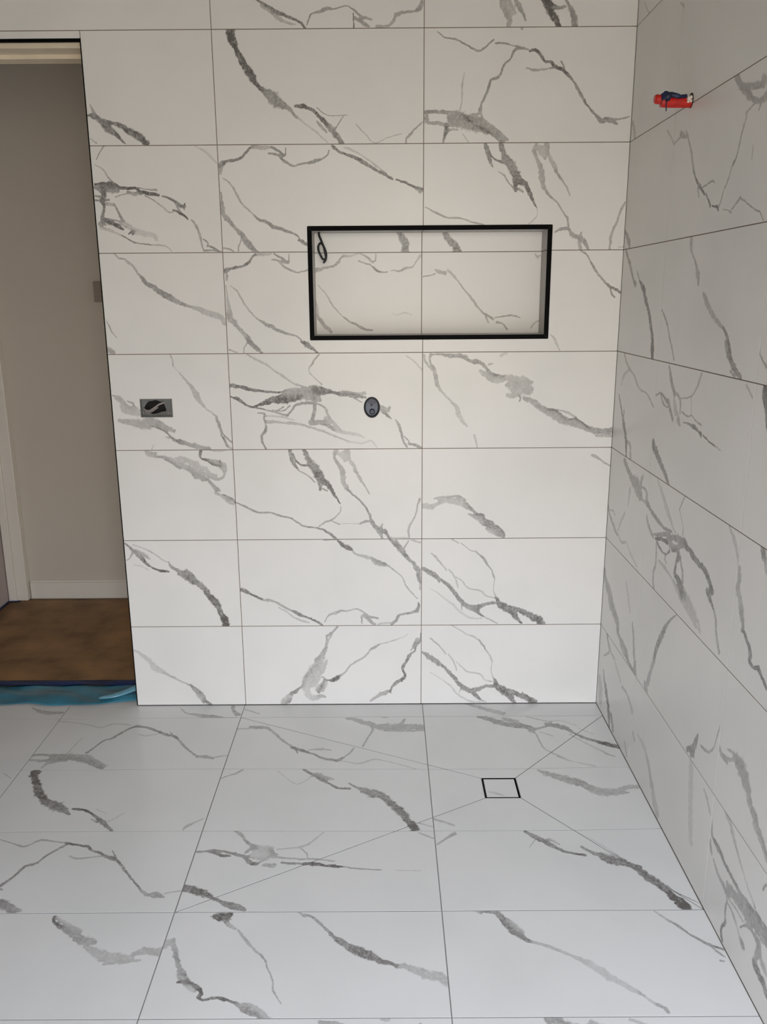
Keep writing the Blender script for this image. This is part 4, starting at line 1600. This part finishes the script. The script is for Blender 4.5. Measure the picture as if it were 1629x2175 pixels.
# brown protective board on the hallway floor
bd = mat('kraft_board', (.24, .135, .058), .7, noise=.35, nscale=7, bump=.3, bscale=30)
n_ = 26
V, Fc = [], []
for j in range(n_ + 1):
    for i in range(n_ + 1):
        x = -1.854 + (2.02) * i / n_
        y = .175 + (HB - .0006 - .016 - .175) * j / n_
        V.append((x, y, .0035 + .0012 * math.sin(9 * x + 3 * y) * math.sin(5 * y)))
for j in range(n_):
    for i in range(n_):
        a = j * (n_ + 1) + i
        Fc.append((a, a + 1, a + n_ + 2, a + n_ + 1))
o = link('floor_board', V, Fc, bd, smooth=True, label='brown protective board sheet covering the hallway floor', cat='board')
so = o.modifiers.new('thick', 'SOLIDIFY')
so.thickness = .003
so.offset = -1

# dark blue tape strip along the threshold
tp = mat('blue_tape', (.002, .020, .100), .5, noise=.25, nscale=14, bump=.3, bscale=50)
V, Fc = [], []
n_ = 60
rg = random.Random(3)
for i in range(n_ + 1):
    x = -1.78 + (.805) * i / n_
    for k, y in enumerate((.146, .158, .172, .186)):
        V.append((x, y + .003 * math.sin(i * .45) * (k == 0) + rg.uniform(-.001, .001), .0078 + .002 * math.sin(i * .33 + k) * (k < 3) + (.0015 if k == 0 else 0)))
for i in range(n_):
    for k in range(3):
        a = i * 4 + k
        Fc.append((a, a + 1, a + 5, a + 4))
o = link('tape_strip', V, Fc, tp, smooth=True, label='dark blue tape strip along the edge of the brown board', cat='tape')
so = o.modifiers.new('thick', 'SOLIDIFY')
so.thickness = .0008

# crumpled teal protective film on the threshold
fm = mat('teal_film', (.040, .190, .270), .28, noise=.30, nscale=9, bump=.35, bscale=24)
V, Fc = [], []
nx_, ny_ = 90, 16
for i in range(nx_ + 1):
    x = -1.785 + .808 * i / nx_
    for k in range(ny_ + 1):
        t_ = k / ny_
        front = .004 + .006 * math.sin(x * 17) + .004 * math.sin(x * 41 + 1) + (.022 * max(0, (x + 1.10)) / .12)
        y = front + (.150 - front) * t_
        z = .0042 + .006 * math.sin(math.pi * min(1, t_ * 1.4)) * (1 + .5 * math.sin(x * 23)) \
            + .0016 * math.sin(x * 37 + t_ * 9) + .0022 * abs(math.sin(x * 9 + t_ * 5 + 1.3 * math.sin(x * 6)))
        V.append((x, y, max(.002, z)))
for i in range(nx_):
    for k in range(ny_):
        a = i * (ny_ + 1) + k
        Fc.append((a, a + ny_ + 1, a + ny_ + 2, a + 1))
o = link('protective_film', V, Fc, fm, smooth=True, label='crumpled teal plastic film lying across the doorway threshold', cat='film')
so = o.modifiers.new('thick', 'SOLIDIFY')
so.thickness = .0006
# the loose upturned corner of the film beside the wall end
V, Fc = [], []
for i in range(13):
    for k in range(7):
        a, b = i / 12, k / 6
        x = -1.115 + .137 * a
        V.append((x, .030 + .105 * a * a * .9 + (.020 + .01 * a) * b - .03 * a * (1 - b), .012 + .010 * a + .010 * math.sin(b * math.pi) * (0.3 + a)))
for i in range(12):
    for k in range(6):
        a = i * 7 + k
        Fc.append((a, a + 7, a + 8, a + 1))
fo = link('folded_corner', V, Fc, mat('pale_teal_film', (.16, .36, .46), .3, noise=.2, nscale=20), o, smooth=True, label='pale folded corner')
so = fo.modifiers.new('thick', 'SOLIDIFY')
so.thickness = .0006
# small blue tape tab at the foot of the hallway moulding
V, Fc = join(box(-1.8555, -1.846, .90, 1.020, .0065, .0085), box(-1.846, -1.80, 1.014, 1.024, .0065, .0085))
link('tape_scrap', V, Fc, tp, label='scrap of dark blue tape at the foot of the hallway door frame', cat='tape')

# ------------------------------------------------------------------ cable box in the wall left of the niche
M_BOX = mat('grey_box_plastic', (.155, .160, .155), .45, noise=.15, nscale=40)
cb = empty('cable_box', ((BX[0] + BX[1]) / 2, 0, BX[2]), 'grey rectangular recessed electrical box with torn black opening, left of the round valve hole', 'electrical box')
a0, a1, c0, c1 = BX[0] + .0012, BX[1] - .0012, BX[2] + .0012, BX[3] - .0012
w_ = .0028
v, f = join(box(a0, a0 + w_, -.001, .045, c0, c1), box(a1 - w_, a1, -.001, .045, c0, c1),
            box(a0 + w_, a1 - w_, -.001, .045, c0, c0 + w_), box(a0 + w_, a1 - w_, -.001, .045, c1 - w_, c1))
link('box_shell', v, f, M_BOX, cb)
hole = [(-.872, 1.0235), (-.866, 1.033), (-.858, 1.041), (-.846, 1.0425), (-.836, 1.0450), (-.826, 1.0415), (-.812, 1.0370), (-.808, 1.026),
        (-.804, 1.014), (-.806, 1.0095), (-.818, 1.0080), (-.832, 1.0030), (-.846, 1.0005), (-.856, 1.004), (-.866, 1.009), (-.872, 1.014)]
tile('back_plate', rect(a0 + w_, a1 - w_, c0 + w_, c1 - w_), [], lambda u, v, h: (u, .010 - h, v), M_BOX, cb, holes=[hole], th=.002)
link('cavity', *box(a0 + w_, a1 - w_, .038, .044, c0 + w_, c1 - w_), M_DARK, cb, label='black cavity')
M_CAB = mat('grey_cable', (.27, .24, .23), .45)
pth = spline([(-.876, .0085, 1.019), (-.868, .006, 1.013), (-.858, .004, 1.012), (-.848, .004, 1.016), (-.836, .005, 1.024), (-.826, .006, 1.031), (-.816, .008, 1.035), (-.808, .010, 1.037)], 5)
link('cable', *tube(pth, .0033), M_CAB, cb, smooth=True, label='pale grey cable')
pth = spline([(-.872, .0075, 1.010), (-.862, .005, 1.0065), (-.851, .005, 1.0085), (-.840, .006, 1.015), (-.830, .010, 1.022)], 5)
link('cable', *tube(pth, .0022), M_CAB, cb, smooth=True, label='pale grey cable')
for (x, z) in ((-.876, 1.0065), (-.7965, 1.0065)):
    link('screw_boss', *tube([(x, .009, z), (x, .0045, z)], .0028, 12), M_CAB, cb, smooth=False)

# ------------------------------------------------------------------ valve hole right of it
vh = empty('valve_port', (VX, 0, VZ - VB), 'oval port with a blue grey plastic cap and black rim, below the niche', 'plumbing fitting')
M_RIM = mat('black_rubber', (.008, .009, .012), .5)
M_CAP = mat('blue_grey_cap', (.075, .095, .155), .35, noise=.12, nscale=50)
M_NAVY = mat('navy_plastic', (.005, .008, .045), .35)


def ring(cx, cz, a_in, b_in, a_out, b_out, ya, yb, n=32):
    V = []
    for k in range(n):
        w = 2 * math.pi * k / n
        cw, sw = math.cos(w), math.sin(w)
        for (a, b, y) in ((a_out, b_out, ya), (a_in, b_in, ya), (a_in, b_in, yb), (a_out, b_out, yb)):
            V.append((cx + a * cw, y, cz + b * sw))
    Fc = []
    for k in range(n):
        q = (k + 1) % n
        for j in range(4):
            j2 = (j + 1) % 4
            Fc.append((k * 4 + j, k * 4 + j2, q * 4 + j2, q * 4 + j))
    return V, Fc


def disc(cx, cz, a, b, y, yb, n=32):
    V = [(cx + a * math.cos(2 * math.pi * k / n), y, cz + b * math.sin(2 * math.pi * k / n)) for k in range(n)]
    V += [(cx + a * math.cos(2 * math.pi * k / n), yb, cz + b * math.sin(2 * math.pi * k / n)) for k in range(n)]
    return V, [tuple(range(n)), tuple(range(n, 2 * n))[::-1]] + [(k, n + k, n + (k + 1) % n, (k + 1) % n) for k in range(n)]


link('rim', *ring(VX, VZ, VA * .77, VB * .83, VA * .985, VB * .985, -.001, .03), M_RIM, vh, smooth=True)
link('cap', *disc(VX, VZ - .001, VA * .77, VB * .83, .009, .03), M_CAP, vh)
link('stem', *tube([(VX - .001, .010, VZ + .006), (VX - .001, .004, VZ + .006)], .0032, 14), M_RIM, vh)
link('knob', *tube([(VX + .001, .010, VZ - .014), (VX + .001, .002, VZ - .014), (VX + .001, .0005, VZ - .014)], [.0085, .0085, .006], 20), M_NAVY, vh, label='navy round knob')
V, Fc = disc(VX + .001, VZ + .018, .013, .009, .0045, .009, 20)
link('shading', V, Fc, M_NAVY, vh, label='dark blue shading over the cap top')  # navy disc put in for the shading across the top of the cap

# ------------------------------------------------------------------ wire in the niche
M_WIRE = mat('black_wire', (.008, .008, .008), .4)
pts = [(-.3135, .045, 1.5455), (-.3135, .044, 1.536), (-.308, .042, 1.522), (-.302, .040, 1.507), (-.2955, .038, 1.492), (-.2925, .036, 1.478),
       (-.2945, .034, 1.467), (-.302, .033, 1.465), (-.3095, .033, 1.477), (-.3155, .034, 1.492), (-.3155, .036, 1.504), (-.3085, .035, 1.512),
       (-.3005, .034, 1.504), (-.2965, .032, 1.489), (-.2935, .031, 1.474), (-.2945, .031, 1.463), (-.3015, .031, 1.454)]
link('looped_wire', *tube(spline(pts, 6), .0034, 10), M_WIRE, smooth=True, label='black wire with a knotted loop hanging from the top left of the niche', cat='wire')

# ------------------------------------------------------------------ red pipe stub in the right wall
rp_ = empty('pipe_stub', (XR, -HY, HZ), 'red plastic pipe stub with blue tape sticking out of the right wall', 'pipe')
M_RED = mat('red_pipe', (.52, .012, .006), .3, noise=.25, nscale=60)
M_TAPE = mat('navy_tape', (.006, .014, .055), .4, noise=.5, nscale=60, bump=.5, bscale=80)
M_WHITE = mat('filler', (.70, .63, .56), .7, noise=.2, nscale=120)
PZ = HZ - .0035
link('pipe', *tube([(XR + .02, -HY, PZ), (XR - .02, -HY, PZ), (XR - .060, -HY, PZ + .0005), (XR - .070, -HY, PZ + .001)], [.0122, .0122, .0122, .0115], 28), M_RED, rp_, smooth=False)
link('end_cap', *tube([(XR - .0705, -HY, PZ + .006), (XR - .082, -HY, PZ + .007), (XR - .0855, -HY, PZ + .007)], [.0105, .0105, .008], 24), M_RED, rp_)
link('socket_ring', *join(tube([(XR + .004, -HY, HZ), (XR - .0012, -HY, HZ)], .0160, 28)), M_DARK, rp_)


def blob(c, r, n=14, m=9, amp=.25, seed=1, sq=(1, 1, 1)):
    g = random.Random(seed)
    ph = [g.uniform(0, 6.28) for _ in range(6)]
    V, Fc = [], []
    for j in range(m + 1):
        th = math.pi * j / m
        for i in range(n):
            p = 2 * math.pi * i / n
            k = 1 + amp * (math.sin(3 * p + ph[0]) * math.sin(2 * th + ph[1]) * .5 + math.sin(5 * th + ph[2] + 2 * p) * .5) * math.sin(th)
            V.append((c[0] + r * k * sq[0] * math.sin(th) * math.cos(p), c[1] + r * k * sq[1] * math.sin(th) * math.sin(p), c[2] + r * k * sq[2] * math.cos(th)))
    for j in range(m):
        for i in range(n):
            q = (i + 1) % n
            Fc.append((j * n + i, (j + 1) * n + i, (j + 1) * n + q, j * n + q))
    return V, Fc


link('tape_wad', *blob((XR - .0605, -HY - .006, PZ + .0105), .0125, amp=.35, seed=4, sq=(1.05, 1.05, .95)), M_TAPE, rp_, smooth=True, label='blue tape wad')
link('tape_tail', *tube(spline([(XR - .060, -HY - .008, PZ + .014), (XR - .045, -HY - .010, PZ + .0135), (XR - .030, -HY - .010, PZ + .010), (XR - .014, -HY - .008, PZ + .0115)], 4), [.0065] * 4 + [.0058] * 4 + [.0045] * 5, 10), M_TAPE, rp_, smooth=True, label='dark tape along the top')
link('tie_tail', *tube([(XR - .0615, -HY - .013, PZ + .006), (XR - .0612, -HY - .0145, PZ - .010), (XR - .0610, -HY - .014, PZ - .0215)], .0013, 8), M_TAPE, rp_, smooth=True)
for k, (dx, dz, r) in enumerate(((-.009, .006, .0052), (-.004, .009, .0040), (-.010, -.0005, .0036), (-.0035, .001, .0042))):
    link('filler_lump', *blob((XR + dx, -HY - .0105, PZ + dz), r, 9, 6, .3, 10 + k), M_WHITE, rp_, smooth=True, label='white filler')

# ------------------------------------------------------------------ floor drain
dx_ = empty('floor_drain', ((QX0 + QX1) / 2, -(QY0 + QY1) / 2, -DROP), 'square floor drain with black slot around a marble tile insert', 'drain')
q0, q1, p0, p1 = QX0 + .0006, QX1 - .0006, -(QY1 - .0006), -(QY0 + .0006)
zt = -DROP
e_ = .0016
v, f = join(box(q0, q0 + e_, p0, p1, zt - .030, zt + .0003), box(q1 - e_, q1, p0, p1, zt - .030, zt + .0003),
            box(q0 + e_, q1 - e_, p0, p0 + e_, zt - .030, zt + .0003), box(q0 + e_, q1 - e_, p1 - e_, p1, zt - .030, zt + .0003),
            box(q0, q1, p0, p1, zt - .034, zt - .0302))
link('drain_frame', v, f, M_BLACK, dx_)
s_ = .0048
tile('tile_insert', rect(q0 + s_, q1 - s_, QY0 + .0006 + s_, QY1 - .0006 - s_), veins_in('F', .15, .26, .45, .552), lambda u, v, h: (u, -v, zt - .0005 + h), M_FTILE, dx_, th=.010)
link('insert_tray', *box(q0 + s_ - .0006, q1 - s_ + .0006, p0 + s_ - .0006, p1 - s_ + .0006, zt - .026, zt - .0105), M_BLACK, dx_)
